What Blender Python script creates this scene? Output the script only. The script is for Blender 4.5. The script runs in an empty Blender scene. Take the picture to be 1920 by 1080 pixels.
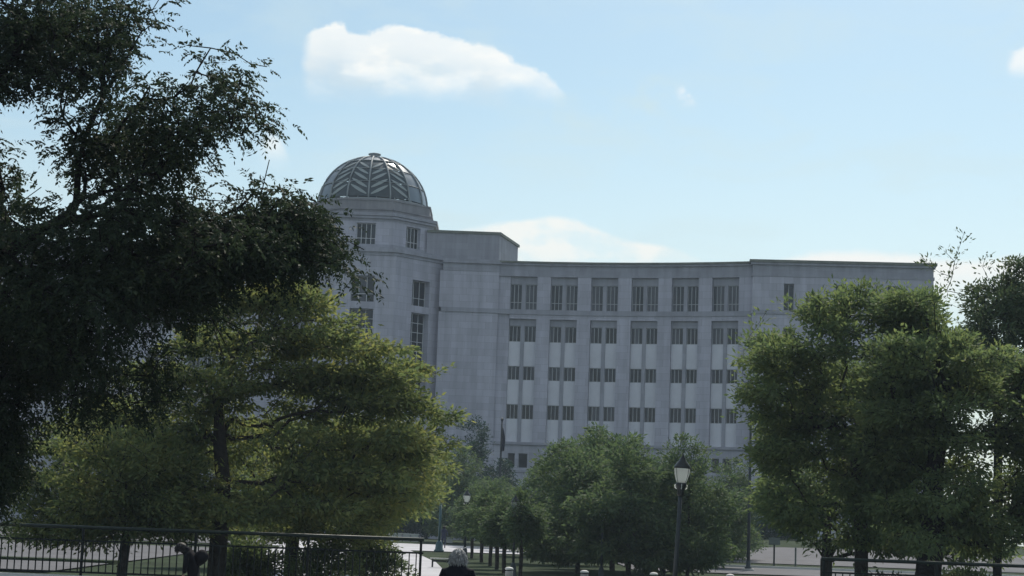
import bpy, bmesh, math, random
import numpy as np
from mathutils import Vector, Matrix

# ------------------------------------------------------------------ camera
F = 3500.0                       # focal length in pixels of a 1920 wide frame
PITCH, ROLL = math.radians(7.67), math.radians(2.1)
CAM = Vector((0, 0, 1.7))
HAZE = .0004
sc = bpy.context.scene
col = sc.collection
fw = Vector((0, math.cos(PITCH), math.sin(PITCH)))
r0 = Vector((1, 0, 0)); u0 = Vector((0, -math.sin(PITCH), math.cos(PITCH)))
rt = r0 * math.cos(ROLL) + u0 * math.sin(ROLL)
up = u0 * math.cos(ROLL) - r0 * math.sin(ROLL)
cd = bpy.data.cameras.new('camera'); cam = bpy.data.objects.new('camera', cd); col.objects.link(cam)
cd.sensor_width = 36; cd.lens = 36 * F / 1920; cd.clip_end = 6000; cd.clip_start = 0.1
m = Matrix.Identity(4)
for i in range(3):
    m[i][0], m[i][1], m[i][2], m[i][3] = rt[i], up[i], -fw[i], CAM[i]
cam.matrix_world = m
sc.camera = cam

def ray(px, py):
    return fw + rt * ((px - 960) / F) + up * ((540 - py) / F)
def at(px, py, Y):
    d = ray(px, py); return CAM + d * (Y / d.y)
def azel(px, py):
    d = ray(px, py).normalized(); return math.atan2(d.x, d.y), math.asin(d.z)

# ------------------------------------------------------------------ sky, sun, exposure
SUN_AZ, SUN_EL = math.radians(15), math.radians(46)
w = bpy.data.worlds.new('World'); sc.world = w; w.use_nodes = True
nt = w.node_tree; nt.nodes.clear(); N = nt.nodes; L = nt.links
def nd(t, **k):
    n = N.new(t)
    for a, b in k.items(): setattr(n, a, b)
    return n
def mt(op, a, b=None, c=None, clamp=False):
    n = nd('ShaderNodeMath', operation=op); n.use_clamp = clamp
    for i, v in enumerate((a, b, c)):
        if v is None: continue
        if isinstance(v, (int, float)): n.inputs[i].default_value = v
        else: L.new(v, n.inputs[i])
    return n.outputs[0]
def sstep(x, a, b):
    n = nd('ShaderNodeMapRange', interpolation_type='SMOOTHSTEP')
    L.new(x, n.inputs[0]); n.inputs[1].default_value = a; n.inputs[2].default_value = b
    return n.outputs[0]
sky = nd('ShaderNodeTexSky', sky_type='NISHITA'); sky.sun_disc = False
sky.sun_elevation = SUN_EL; sky.sun_rotation = SUN_AZ
sky.air_density = 1.0; sky.dust_density = 0.9; sky.ozone_density = 2.0
SKY_STRENGTH = 0.094
tc = nd('ShaderNodeTexCoord'); sep = nd('ShaderNodeSeparateXYZ'); L.new(tc.outputs['Generated'], sep.inputs[0])
az = mt('ARCTAN2', sep.outputs[0], sep.outputs[1]); el = mt('ARCSINE', sep.outputs[2])
def noise(scale, detail=6, rough=0.55, sz=1.0, off=0.0, dist=0.0):
    mp = nd('ShaderNodeMapping'); L.new(tc.outputs['Generated'], mp.inputs[0])
    mp.inputs['Scale'].default_value = (1, 1, sz); mp.inputs['Location'].default_value = (off, off * .7, off * .3)
    n = nd('ShaderNodeTexNoise'); L.new(mp.outputs[0], n.inputs['Vector'])
    n.inputs['Scale'].default_value = scale; n.inputs['Detail'].default_value = detail
    n.inputs['Roughness'].default_value = rough; n.inputs['Distortion'].default_value = dist
    return n.outputs[0]
puff = noise(120, 6, 0.6, 1.2)          # billows on the clouds' edges
puff2 = noise(40, 4, 0.5, 1.6, 3.1)
wisp = noise(14, 6, 0.55, 3.0, 5.0, .4)
inner = noise(26, 4, 0.5, 2.2, 7.0)
def top_cloud(pts, b0, b1, amp, soft, right=.93, left=.045):
    """a cumulus bank: its top edge follows the pixel list, its underside dissolves"""
    ae = [azel(*p) for p in pts]
    a0, a1 = ae[0][0], ae[-1][0]; e0 = min(e for _, e in ae) - .002; e1 = max(e for _, e in ae) + .002
    x = mt('DIVIDE', mt('SUBTRACT', az, a0), a1 - a0)
    fc = nd('ShaderNodeFloatCurve'); L.new(x, fc.inputs['Value'])
    c = fc.mapping.curves[0]
    norm = [((a - a0) / (a1 - a0), (e - e0) / (e1 - e0)) for a, e in ae]
    c.points[0].location = norm[0]; c.points[1].location = norm[-1]
    for q in norm[1:-1]: c.points.new(*q)
    fc.mapping.update()
    top = mt('MULTIPLY_ADD', fc.outputs[0], e1 - e0, e0)
    bump = mt('MULTIPLY', mt('SUBTRACT', mt('ADD', mt('MULTIPLY', puff, .6), mt('MULTIPLY', puff2, .4)), .5), amp)
    d = mt('SUBTRACT', mt('ADD', top, bump), el)           # depth below the top edge
    up_ = sstep(d, 0, soft)
    mx_ = (pts[0][0] + pts[-1][0]) / 2; eb1, eb0 = azel(mx_, b0)[1], azel(mx_, b1)[1]
    dn = sstep(mt('ADD', el, mt('MULTIPLY', mt('SUBTRACT', puff2, .5), (eb1 - eb0) * .9)), eb0, eb1)
    ex = mt('MULTIPLY', sstep(mt('ADD', x, mt('MULTIPLY', mt('SUBTRACT', puff2, .5), (.06 if left < .1 else .3))), 0.0, left), mt('SUBTRACT', 1.0, sstep(x, right, 1.0)))
    return mt('MULTIPLY', mt('MULTIPLY', up_, dn), ex), d
main, dmain = top_cloud([(566, 66), (585, 52), (640, 39), (655, 52), (685, 57), (735, 44), (800, 55), (850, 66), (905, 74), (945, 95), (985, 118), (1015, 126), (1040, 146), (1070, 190)], 108, 205, .014, .0036)
edge, _ = top_cloud([(1872, 102), (1885, 92), (1905, 88), (1940, 76), (2000, 60), (2080, 72), (2140, 110)], 112, 148, .010, .003, .93, .12)
low, _ = top_cloud([(830, 436), (900, 418), (990, 406), (1050, 402), (1110, 420), (1170, 444), (1250, 458), (1330, 488), (1380, 505)], 430, 580, .005, .004)
low2, _ = top_cloud([(1440, 490), (1500, 472), (1580, 462), (1700, 468), (1800, 480), (1980, 470), (2100, 500)], 490, 600, .006, .006)
lowl, _ = top_cloud([(470, 270), (500, 240), (525, 250), (545, 290), (560, 320)], 262, 330, .008, .008, .45, .4)
streak, _ = top_cloud([(1262, 156), (1280, 156), (1292, 168), (1306, 184), (1316, 200)], 172, 205, .003, .005, .55, .4)
veil, _ = top_cloud([(1030, 170), (1120, 160), (1180, 150), (1240, 135), (1262, 140), (1330, 200)], 150, 290, .005, .006, .6)
haze_n = sstep(wisp, .44, .72)
# thin high wisps all round, thicker toward the horizon
band = mt('SUBTRACT', 1.0, sstep(el, .05, .75))
thin = mt('MULTIPLY', mt('MULTIPLY', haze_n, band), .4)
def mixc(fac, a, b):
    n = nd('ShaderNodeMix', data_type='RGBA'); n.clamp_factor = True
    L.new(fac, n.inputs[0])
    for s, v in ((6, a), (7, b)):
        if isinstance(v, tuple): n.inputs[s].default_value = (*v, 1)
        else: L.new(v, n.inputs[s])
    return n.outputs[2]
CB = .80 / SKY_STRENGTH
cl_white = tuple(v * CB for v in (1.12, 1.08, 1.0))
cl_grey = tuple(v * CB for v in (.70, .77, .79))
cl_thin = tuple(v * CB for v in (.66, .80, .82))
shade = mt('MULTIPLY', sstep(dmain, .004, .035), sstep(inner, .40, .56))
cmain = mixc(mt('MULTIPLY', shade, .85), cl_white, cl_grey)
wb = nd('ShaderNodeMix', data_type='RGBA', blend_type='MULTIPLY'); wb.inputs[0].default_value = 1
L.new(sky.outputs[0], wb.inputs[6]); wb.inputs[7].default_value = (.87, .97, .89, 1)
low_air = mt('MULTIPLY', mt('SUBTRACT', 1.0, sstep(el, .03, .27)), .62)
c = mixc(low_air, wb.outputs[2], tuple(v * CB for v in (.87, .92, .89)))
c = mixc(thin, c, cl_thin)
cum = noise(5.5, 7, .55, 2.2, 11.0, .3)
fill_clouds = mt('MULTIPLY', sstep(cum, .47, .60), sstep(el, .30, .42))  # unseen cumulus above the frame, added to brighten the scene's fill light
c = mixc(mt('MULTIPLY', fill_clouds, .6), c, cl_white)
c = mixc(mt('MULTIPLY', mt('MULTIPLY', veil, .75), sstep(puff2, .35, .65)), c, cl_thin)
c = mixc(mt('MULTIPLY', mt('MULTIPLY', streak, .6), sstep(puff, .35, .6)), c, tuple(v * CB for v in (.95, .98, 1.0)))
lowtex = mt('MULTIPLY_ADD', sstep(puff2, .38, .62), .55, .3)
c = mixc(mt('MULTIPLY', low, lowtex), c, tuple(v * CB for v in (.98, .98, .93)))
c = mixc(mt('MULTIPLY', low2, .95), c, tuple(v * CB for v in (.96, .97, .94)))
c = mixc(mt('MULTIPLY', lowl, .55), c, cl_white)
c = mixc(mt('MULTIPLY', edge, .85), c, tuple(v * CB for v in (.95, .98, .98)))
frag = mt('MULTIPLY_ADD', sstep(inner, .30, .60), -.35, 1.0)
c = mixc(mt('MULTIPLY', main, mt('MULTIPLY', frag, .95)), c, cmain)
bg = nd('ShaderNodeBackground'); L.new(c, bg.inputs[0]); bg.inputs[1].default_value = SKY_STRENGTH
out = nd('ShaderNodeOutputWorld'); L.new(bg.outputs[0], out.inputs[0])

sd = bpy.data.lights.new('sun', 'SUN'); sun = bpy.data.objects.new('sun', sd); col.objects.link(sun)
sd.energy = 3.3; sd.angle = math.radians(1.5); sd.color = (1.0, .93, .82)
sv = Vector((math.sin(SUN_AZ) * math.cos(SUN_EL), math.cos(SUN_AZ) * math.cos(SUN_EL), math.sin(SUN_EL)))
sun.rotation_euler = sv.to_track_quat('Z', 'Y').to_euler(); sun.location = sv * 300
vs = sc.view_settings; vs.view_transform = 'Standard'; vs.look = 'None'; vs.gamma = 1; vs.exposure = 0.36; vs.use_curve_mapping = False
sc.render.engine = 'CYCLES'
sc.cycles.use_denoising = True
sc.cycles.max_bounces = 6; sc.cycles.diffuse_bounces = 3; sc.cycles.glossy_bounces = 3; sc.cycles.transmission_bounces = 4; sc.cycles.transparent_max_bounces = 8
sc.cycles.caustics_reflective = False; sc.cycles.caustics_refractive = False
sc.cycles.volume_bounces = 0; sc.cycles.sample_clamp_indirect = 6

# ------------------------------------------------------------------ materials
def mat(name, color, rough=.8, metal=0.0, spec=.5, var=0.0, vscale=3.0, bump=0.0, bscale=20.0, coat=0.0, detail=5):
    m = bpy.data.materials.new(name); m.use_nodes = True
    n = m.node_tree.nodes; l = m.node_tree.links; b = n['Principled BSDF']
    b.inputs['Base Color'].default_value = (*color, 1); b.inputs['Roughness'].default_value = rough
    b.inputs['Metallic'].default_value = metal; b.inputs['Specular IOR Level'].default_value = spec
    if var or bump:
        g = n.new('ShaderNodeNewGeometry'); t = n.new('ShaderNodeTexNoise'); l.new(g.outputs['Position'], t.inputs['Vector'])
        t.inputs['Scale'].default_value = vscale; t.inputs['Detail'].default_value = detail; t.inputs['Roughness'].default_value = .62
        if var:
            r = n.new('ShaderNodeValToRGB'); l.new(t.outputs[0], r.inputs[0])
            r.color_ramp.elements[0].position = .3; r.color_ramp.elements[1].position = .7
            r.color_ramp.elements[0].color = (*[max(0, c * (1 - var)) for c in color], 1)
            r.color_ramp.elements[1].color = (*[c * (1 + var) for c in color], 1)
            l.new(r.outputs[0], b.inputs['Base Color'])
        if bump:
            t2 = n.new('ShaderNodeTexNoise'); l.new(g.outputs['Position'], t2.inputs['Vector']); t2.inputs['Scale'].default_value = bscale
            bp = n.new('ShaderNodeBump'); bp.inputs['Strength'].default_value = bump; bp.inputs['Distance'].default_value = .05
            l.new(t2.outputs[0], bp.inputs['Height']); l.new(bp.outputs[0], b.inputs['Normal'])
    return m

def stone_mat(name, color, var=.12, joint=.10):
    """ashlar: faint courses, blocks of slightly different tone and vertical weather streaks"""
    m = bpy.data.materials.new(name); m.use_nodes = True
    n = m.node_tree.nodes; l = m.node_tree.links; b = n['Principled BSDF']
    b.inputs['Roughness'].default_value = .85; b.inputs['Specular IOR Level'].default_value = .3
    g = n.new('ShaderNodeNewGeometry'); s = n.new('ShaderNodeSeparateXYZ'); l.new(g.outputs['Position'], s.inputs[0])
    ad = n.new('ShaderNodeMath'); ad.operation = 'MULTIPLY_ADD'; l.new(s.outputs[1], ad.inputs[0]); ad.inputs[1].default_value = .8; l.new(s.outputs[0], ad.inputs[2])
    cb = n.new('ShaderNodeCombineXYZ'); l.new(ad.outputs[0], cb.inputs[0]); l.new(s.outputs[2], cb.inputs[1])
    br = n.new('ShaderNodeTexBrick'); l.new(cb.outputs[0], br.inputs['Vector'])
    br.inputs['Scale'].default_value = 1; br.inputs['Brick Width'].default_value = 1.5; br.inputs['Row Height'].default_value = .75
    br.inputs['Mortar Size'].default_value = .012; br.inputs['Bias'].default_value = 0.0
    br.inputs['Color1'].default_value = (*[c * (1 - var * .8) for c in color], 1); br.inputs['Color2'].default_value = (*[c * (1 + var * .8) for c in color], 1)
    br.inputs['Mortar'].default_value = (*[c * (1 - joint * 3) for c in color], 1)
    t = n.new('ShaderNodeTexNoise'); mp = n.new('ShaderNodeMapping'); l.new(g.outputs['Position'], mp.inputs[0]); mp.inputs['Scale'].default_value = (1.2, 1.2, .13)
    l.new(mp.outputs[0], t.inputs['Vector']); t.inputs['Scale'].default_value = 1; t.inputs['Detail'].default_value = 6; t.inputs['Roughness'].default_value = .6
    mr = n.new('ShaderNodeMapRange'); l.new(t.outputs[0], mr.inputs[0]); mr.inputs[1].default_value = .25; mr.inputs[2].default_value = .75; mr.inputs[3].default_value = .74; mr.inputs[4].default_value = 1.14
    mx = n.new('ShaderNodeMix'); mx.data_type = 'RGBA'; mx.blend_type = 'MULTIPLY'; mx.inputs[0].default_value = 1
    l.new(br.outputs[0], mx.inputs[6]); l.new(mr.outputs[0], mx.inputs[7]); l.new(mx.outputs[2], b.inputs['Base Color'])
    return m

def leaf_mat(name, cols, trans=.35, rough=.7):
    m = bpy.data.materials.new(name); m.use_nodes = True
    n = m.node_tree.nodes; l = m.node_tree.links; n.clear()
    o = n.new('ShaderNodeOutputMaterial'); g = n.new('ShaderNodeNewGeometry')
    t = n.new('ShaderNodeTexNoise'); l.new(g.outputs['Position'], t.inputs['Vector']); t.inputs['Scale'].default_value = .9; t.inputs['Detail'].default_value = 3
    a = n.new('ShaderNodeMath'); a.operation = 'MULTIPLY_ADD'; l.new(g.outputs['Random Per Island'], a.inputs[0]); a.inputs[1].default_value = .55
    b = n.new('ShaderNodeMath'); b.operation = 'MULTIPLY_ADD'; l.new(t.outputs[0], b.inputs[0]); b.inputs[1].default_value = .9; b.inputs[2].default_value = -.22
    l.new(b.outputs[0], a.inputs[2])
    r = n.new('ShaderNodeValToRGB'); l.new(a.outputs[0], r.inputs[0])
    e = r.color_ramp.elements; e[0].color = (*cols[0], 1); e[0].position = .1; e[1].color = (*cols[-1], 1); e[1].position = .95
    for i, cc in enumerate(cols[1:-1]):
        q = e.new(.1 + .85 * (i + 1) / (len(cols) - 1)); q.color = (*cc, 1)
    d = n.new('ShaderNodeBsdfPrincipled'); l.new(r.outputs[0], d.inputs['Base Color']); d.inputs['Roughness'].default_value = rough; d.inputs['Specular IOR Level'].default_value = .15
    tr = n.new('ShaderNodeBsdfTranslucent')
    hs = n.new('ShaderNodeHueSaturation'); hs.inputs['Hue'].default_value = .485; hs.inputs['Saturation'].default_value = 1.15; hs.inputs['Value'].default_value = 1.3
    l.new(r.outputs[0], hs.inputs['Color']); l.new(hs.outputs[0], tr.inputs['Color'])
    mx = n.new('ShaderNodeMixShader'); mx.inputs[0].default_value = trans
    l.new(d.outputs[0], mx.inputs[1]); l.new(tr.outputs[0], mx.inputs[2]); l.new(mx.outputs[0], o.inputs[0])
    return m

M = {}
M['stone'] = stone_mat('limestone', (.475, .468, .54), .10, .12)
M['stone_trim'] = stone_mat('limestone_trim', (.35, .35, .40), .08, .05)
M['plinth'] = stone_mat('weathered_plinth_stone', (.27, .265, .285), .06, .05)
M['wframe'] = mat('white_window_bars', (.62, .63, .65), .5)
M['pale'] = mat('pale_panel_stone', (.66, .655, .71), .8, var=.06, vscale=.8)
M['base_stone'] = stone_mat('base_stone', (.43, .425, .48))
M['capping'] = mat('weathered_lead_capping', (.16, .17, .14), .7, var=.25, vscale=1.2)
M['frame'] = mat('window_frame_paint', (.40, .41, .43), .5)
M['dframe'] = mat('dark_window_frame', (.22, .235, .25), .5)
M['glass'] = mat('window_glass', (.008, .010, .014), .08, spec=.25)
M['glass_b'] = mat('window_glass_with_blind', (.075, .078, .095), .2, spec=.25, var=.2, vscale=1.4)
M['glass_c'] = mat('window_glass_curtain', (.026, .03, .04), .15, spec=.25, var=.3, vscale=1.1)
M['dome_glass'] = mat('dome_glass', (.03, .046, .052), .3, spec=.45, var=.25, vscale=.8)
M['dome_pale'] = mat('dome_upper_and_skyshine_glass', (.17, .21, .25), .35, spec=.45, var=.1, vscale=.7)  # upper tier tone; in the side bays, sky reflection put into the colour
M['dome_slat'] = mat('dome_slat_metal', (.32, .36, .36), .8)
M['dome_rib'] = mat('dome_rib_metal', (.27, .30, .31), .65)
M['bark'] = mat('bark', (.045, .04, .036), .95, spec=.08, var=.35, vscale=6, bump=.8, bscale=14)
M['bark_dark'] = mat('bark_dark', (.022, .02, .02), .95, spec=.08, var=.35, vscale=6, bump=.8, bscale=14)
M['lf_near'] = leaf_mat('leaf_backlit_locust', [(.022, .034, .024), (.034, .052, .03), (.055, .076, .036)], .32)  # leaf colour lowered to carry the crown's backlit darkness
M['lf_mid'] = leaf_mat('leaf_yellow_green', [(.088, .13, .066), (.135, .18, .078), (.19, .22, .088), (.26, .265, .10)], .5)
M['lf_right'] = leaf_mat('leaf_green', [(.085, .13, .07), (.13, .18, .08), (.185, .22, .09)], .5)
M['lf_centre'] = leaf_mat('leaf_cool_green', [(.06, .098, .056), (.09, .135, .066), (.125, .165, .072)], .42)
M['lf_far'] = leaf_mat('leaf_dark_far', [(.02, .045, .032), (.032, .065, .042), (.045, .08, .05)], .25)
M['lf_back'] = leaf_mat('leaf_backlit', [(.055, .09, .052), (.085, .125, .06), (.14, .155, .066)], .3)
M['iron'] = mat('railing_iron', (.006, .010, .009), .6, spec=.2)
M['rail_green'] = mat('top_rail_paint', (.008, .018, .013), .45, spec=.3)
M['concrete'] = mat('concrete', (.40, .39, .37), .9, var=.15, vscale=1.5, bump=.2, bscale=30)
M['white_conc'] = mat('white_coping', (.62, .62, .60), .7, var=.08, vscale=2)
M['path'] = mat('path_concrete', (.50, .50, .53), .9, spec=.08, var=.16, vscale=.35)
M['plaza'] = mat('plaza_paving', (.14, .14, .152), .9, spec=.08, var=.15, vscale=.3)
M['asphalt'] = mat('asphalt', (.055, .055, .06), .95, spec=.08, var=.2, vscale=.6)
M['grass'] = mat('grass_ground', (.03, .046, .022), 1.0, spec=.08, var=.45, vscale=.5, bump=.6, bscale=6, detail=9)
M['teal'] = mat('teal_post_paint', (.03, .085, .095), .45)
M['post'] = mat('lamp_post_paint', (.035, .045, .05), .5, spec=.3)
M['black'] = mat('black_paint', (.01, .014, .014), .35)
M['globe'] = mat('frosted_lantern_globe', (.86, .88, .86), .3, spec=.5)
gm = M['globe'].node_tree; gt = gm.nodes.new('ShaderNodeBsdfTranslucent'); gt.inputs[0].default_value = (.92, .95, .93, 1); gx = gm.nodes.new('ShaderNodeMixShader'); gx.inputs[0].default_value = .9
gm.links.new(gm.nodes['Principled BSDF'].outputs[0], gx.inputs[1]); gm.links.new(gt.outputs[0], gx.inputs[2]); gm.links.new(gx.outputs[0], gm.nodes['Material Output'].inputs[0])
M['coat'] = mat('black_coat', (.010, .011, .016), .9, spec=.08, var=.2, vscale=14)
M['dark_cloth'] = mat('dark_clothes', (.012, .012, .015), .9, spec=.08, var=.2, vscale=10)
M['hair'] = mat('grey_white_hair', (.42, .42, .415), .8, var=.5, vscale=45, bump=.6, bscale=70)
M['hair_d'] = mat('dark_hair', (.02, .016, .014), .7)
M['skin'] = mat('skin', (.42, .26, .19), .6)
M['navy'] = mat('navy_clothes', (.014, .02, .045), .9, var=.2, vscale=10)
M['flag'] = mat('dark_flag_cloth', (.02, .022, .045), .9, var=.5, vscale=3)
M['sign'] = mat('sign_back', (.10, .12, .11), .5)

# ------------------------------------------------------------------ helpers
def tag(o, label=None, cat=None, group=None, kind=None):
    if label: o['label'] = label
    if cat: o['category'] = cat
    if group: o['group'] = group
    if kind: o['kind'] = kind
    return o
def empty(name, loc, rz=0, parent=None):
    o = bpy.data.objects.new(name, None); col.objects.link(o); o.location = loc; o.rotation_euler = (0, 0, rz); o.parent = parent
    o.empty_display_size = .2
    return o
def link(name, me, material=None, parent=None, loc=None, rz=None):
    if material is not None and not me.materials: me.materials.append(material)
    o = bpy.data.objects.new(name, me); col.objects.link(o); o.parent = parent
    if loc is not None: o.location = loc
    if rz is not None: o.rotation_euler = (0, 0, rz)
    return o
class MB:
    """collects vertices and faces for ONE mesh"""
    def __init__(s): s.v = []; s.f = []
    def hexa(s, p):           # 8 points: bottom ring 0-3, top ring 4-7
        b = len(s.v); s.v += [tuple(q) for q in p]
        s.f += [(b, b+3, b+2, b+1), (b+4, b+5, b+6, b+7)] + [(b+i, b+(i+1) % 4, b+4+(i+1) % 4, b+4+i) for i in range(4)]
    def box(s, x0, x1, y0, y1, z0, z1):
        s.hexa([(x0, y0, z0), (x1, y0, z0), (x1, y1, z0), (x0, y1, z0), (x0, y0, z1), (x1, y0, z1), (x1, y1, z1), (x0, y1, z1)])
    def fbox(s, fr, a0, a1, d0, d1, z0, z1):   # box in a facade frame, d outward
        o, u, n = fr
        P = lambda a, d, z: (o[0] + u[0]*a + n[0]*d, o[1] + u[1]*a + n[1]*d, z)
        s.hexa([P(a0, d1, z0), P(a1, d1, z0), P(a1, d0, z0), P(a0, d0, z0), P(a0, d1, z1), P(a1, d1, z1), P(a1, d0, z1), P(a0, d0, z1)])
    def prism(s, pts, z0, z1):
        b = len(s.v); n = len(pts)
        s.v += [(x, y, z0) for x, y in pts] + [(x, y, z1) for x, y in pts]
        s.f += [tuple(range(b+n-1, b-1, -1)), tuple(range(b+n, b+2*n))] + [(b+i, b+(i+1) % n, b+n+(i+1) % n, b+n+i) for i in range(n)]
    def lathe(s, prof, n=12, c=(0, 0, 0), cap=True):
        b = len(s.v)
        for r, z in prof:
            for i in range(n):
                a = 2*math.pi*i/n; s.v.append((c[0]+r*math.cos(a), c[1]+r*math.sin(a), c[2]+z))
        for k in range(len(prof)-1):
            for i in range(n):
                j = (i+1) % n; s.f.append((b+k*n+i, b+k*n+j, b+(k+1)*n+j, b+(k+1)*n+i))
        if cap:
            s.f.append(tuple(range(b+n-1, b-1, -1))); e = b+(len(prof)-1)*n; s.f.append(tuple(range(e, e+n)))
    def tube(s, pts, rad, n=6):
        pts = [Vector(p) for p in pts]; b = len(s.v)
        if not hasattr(rad, '__len__'): rad = [rad]*len(pts)
        for k, p in enumerate(pts):
            d = (pts[min(k+1, len(pts)-1)] - pts[max(k-1, 0)]).normalized()
            x = d.cross(Vector((0, 0, 1)) if abs(d.z) < .9 else Vector((1, 0, 0))).normalized(); y = d.cross(x)
            for i in range(n):
                a = 2*math.pi*i/n; s.v.append(tuple(p + (x*math.cos(a) + y*math.sin(a))*rad[k]))
        for k in range(len(pts)-1):
            for i in range(n):
                j = (i+1) % n; s.f.append((b+k*n+i, b+k*n+j, b+(k+1)*n+j, b+(k+1)*n+i))
        s.f.append(tuple(range(b+n-1, b-1, -1))); e = b+(len(pts)-1)*n; s.f.append(tuple(range(e, e+n)))
    def mesh(s, name, material, smooth=False):
        me = bpy.data.meshes.new(name); me.from_pydata(s.v, [], s.f); me.materials.append(material)
        bm = bmesh.new(); bm.from_mesh(me); bmesh.ops.recalc_face_normals(bm, faces=bm.faces); bm.to_mesh(me); bm.free()
        if smooth:
            me.polygons.foreach_set('use_smooth', [True]*len(me.polygons))
        me.update(); return me
    def build(s, name, material, parent=None, smooth=False, loc=None, rz=None):
        return link(name, s.mesh(name, material, smooth), None, parent, loc, rz)
def copy_tree(o, parent=None):
    c = o.copy(); col.objects.link(c); c.parent = parent
    for ch in list(o.children): copy_tree(ch, c)
    return c

# ------------------------------------------------------------------ ground
def smooth01(t): t = min(1, max(0, t)); return t*t*(3-2*t)
def g(x, y):
    z = .012 * min(max(y-45, 0), 120)
    z += 1.3 * smooth01((x-9)/10) * smooth01((y-112)/45) * smooth01((330-y)/60)
    return z
def grid_sheet(name, xs, ys, dz, material, inside=None):
    mb = MB(); idx = {}
    for j, y in enumerate(ys):
        for i, x in enumerate(xs):
            idx[i, j] = len(mb.v); mb.v.append((x, y, g(x, y)+dz))
    for j in range(len(ys)-1):
        for i in range(len(xs)-1):
            mb.f.append((idx[i, j], idx[i+1, j], idx[i+1, j+1], idx[i, j+1]))
    return mb.build(name, material, smooth=True)
xs = [-900, -400, -200, -120] + list(range(-90, 92, 3)) + [120, 200, 400, 900]
ys = [-300, -100, -40] + list(range(0, 340, 3)) + [400, 600, 1000]
tag(grid_sheet('ground', xs, ys, 0, M['grass']), kind='structure')
def strip(name, line, material, dz, step=3.0):
    """a paved strip: line = [(xl, xr, y)] sections from near to far"""
    mb = MB(); rows = []
    for (a0, b0, y0), (a1, b1, y1) in zip(line, line[1:]):
        n = max(1, int((y1-y0)/step))
        for k in range(n + (1 if y1 == line[-1][2] else 0)):
            t = k/n; rows.append((a0+(a1-a0)*t, b0+(b1-b0)*t, y0+(y1-y0)*t))
    K = 10
    for a, b, y in rows:
        for k in range(K+1):
            x = a+(b-a)*k/K; mb.v.append((x, y, g(x, y)+dz))
    for j in range(len(rows)-1):
        for k in range(K):
            q = j*(K+1)+k; mb.f.append((q, q+1, q+K+2, q+K+1))
    o = mb.build(name, material, smooth=True); return tag(o, kind='structure')
strip('street', [(-80, 60, -30), (-80, 60, 36)], M['asphalt'], .03)
strip('pavement', [(-80, 60, 36.0), (-80, 60, 44)], M['plaza'], .045)
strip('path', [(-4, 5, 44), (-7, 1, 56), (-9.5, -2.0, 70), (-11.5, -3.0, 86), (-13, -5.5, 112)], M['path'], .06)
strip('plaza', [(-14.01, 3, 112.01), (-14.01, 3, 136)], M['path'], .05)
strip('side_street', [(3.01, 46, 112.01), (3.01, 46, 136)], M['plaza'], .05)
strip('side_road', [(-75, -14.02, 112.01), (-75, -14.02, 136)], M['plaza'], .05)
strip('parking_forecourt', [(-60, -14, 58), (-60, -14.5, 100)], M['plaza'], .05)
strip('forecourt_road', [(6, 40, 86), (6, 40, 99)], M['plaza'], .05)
mb = MB()
for (x0, x1, y) in ((6, 40, 99.2), ):
    mb.box(x0, x1, y, y+.3, g(10, y)-.1, g(10, y)+.16)
tag(mb.build('kerb', M['white_conc']), kind='structure')
mb = MB(); mb.box(-60, -14, 68, 69.6, g(0, 68)-.1, g(0, 68)+.14)
tag(mb.build('grass_verge', M['grass']), kind='structure')

# ------------------------------------------------------------------ courthouse
BY = 207.0
axis = at(689, 470, BY); TX = axis.x
BZ = g(TX, BY)
house = empty('courthouse', (TX, BY, BZ))
tag(house, 'large pale stone courthouse with glass dome on an octagonal tower and curved wings', 'building')
rngw = random.Random(4)
def zz(py, px=955, Y=BY): return at(px, py, Y).z - BZ        # height above the building's foot
Z = {k: zz(v) for k, v in dict(top=492, cap=499, frieze=520, l1=534, w1=582, s1=590, o2=599, l2=611.5, w2=641.5, w3t=687, w3b=713, w4t=758.5, w4b=786, sp=822, bb=829, bwt=850, bwb=877, b2=881).items()}
_wm = {}
def window_mesh(wd, ht, cols, rows, fm):
    """frame with glazing bars; origin at the lower middle, front toward -y of the local frame"""
    key = (round(wd, 3), round(ht, 3), cols, tuple(rows), fm)
    if key not in _wm:
        mb = MB(); t = .06; h = wd/2
        mb.box(-h, -h+t, -.04, .08, 0, ht); mb.box(h-t, h, -.04, .08, 0, ht)
        mb.box(-h+t, h-t, -.04, .08, 0, t); mb.box(-h+t, h-t, -.04, .08, ht-t, ht)
        for i in range(1, cols):
            x = -h + wd*i/cols; mb.box(x-.035, x+.035, -.03, .07, t, ht-t)
        for r in rows:
            z = ht*r
            for i in range(cols):
                x0 = -h + wd*i/cols + .035 + (.025 if i == 0 else 0); x1 = -h + wd*(i+1)/cols - .035 - (.025 if i == cols-1 else 0)
                mb.box(x0, x1, -.025, .065, z-.03, z+.03)
        _wm[key] = mb.mesh('window', M[fm])
    return _wm[key]
_pm = {}
def pane_mesh(wd, ht, mk):
    key = (round(wd, 3), round(ht, 3), mk)
    if key not in _pm:
        mb = MB(); mb.box(-wd/2, wd/2, .03, .05, 0, ht); _pm[key] = mb.mesh('pane', M[mk])
    return _pm[key]
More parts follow.
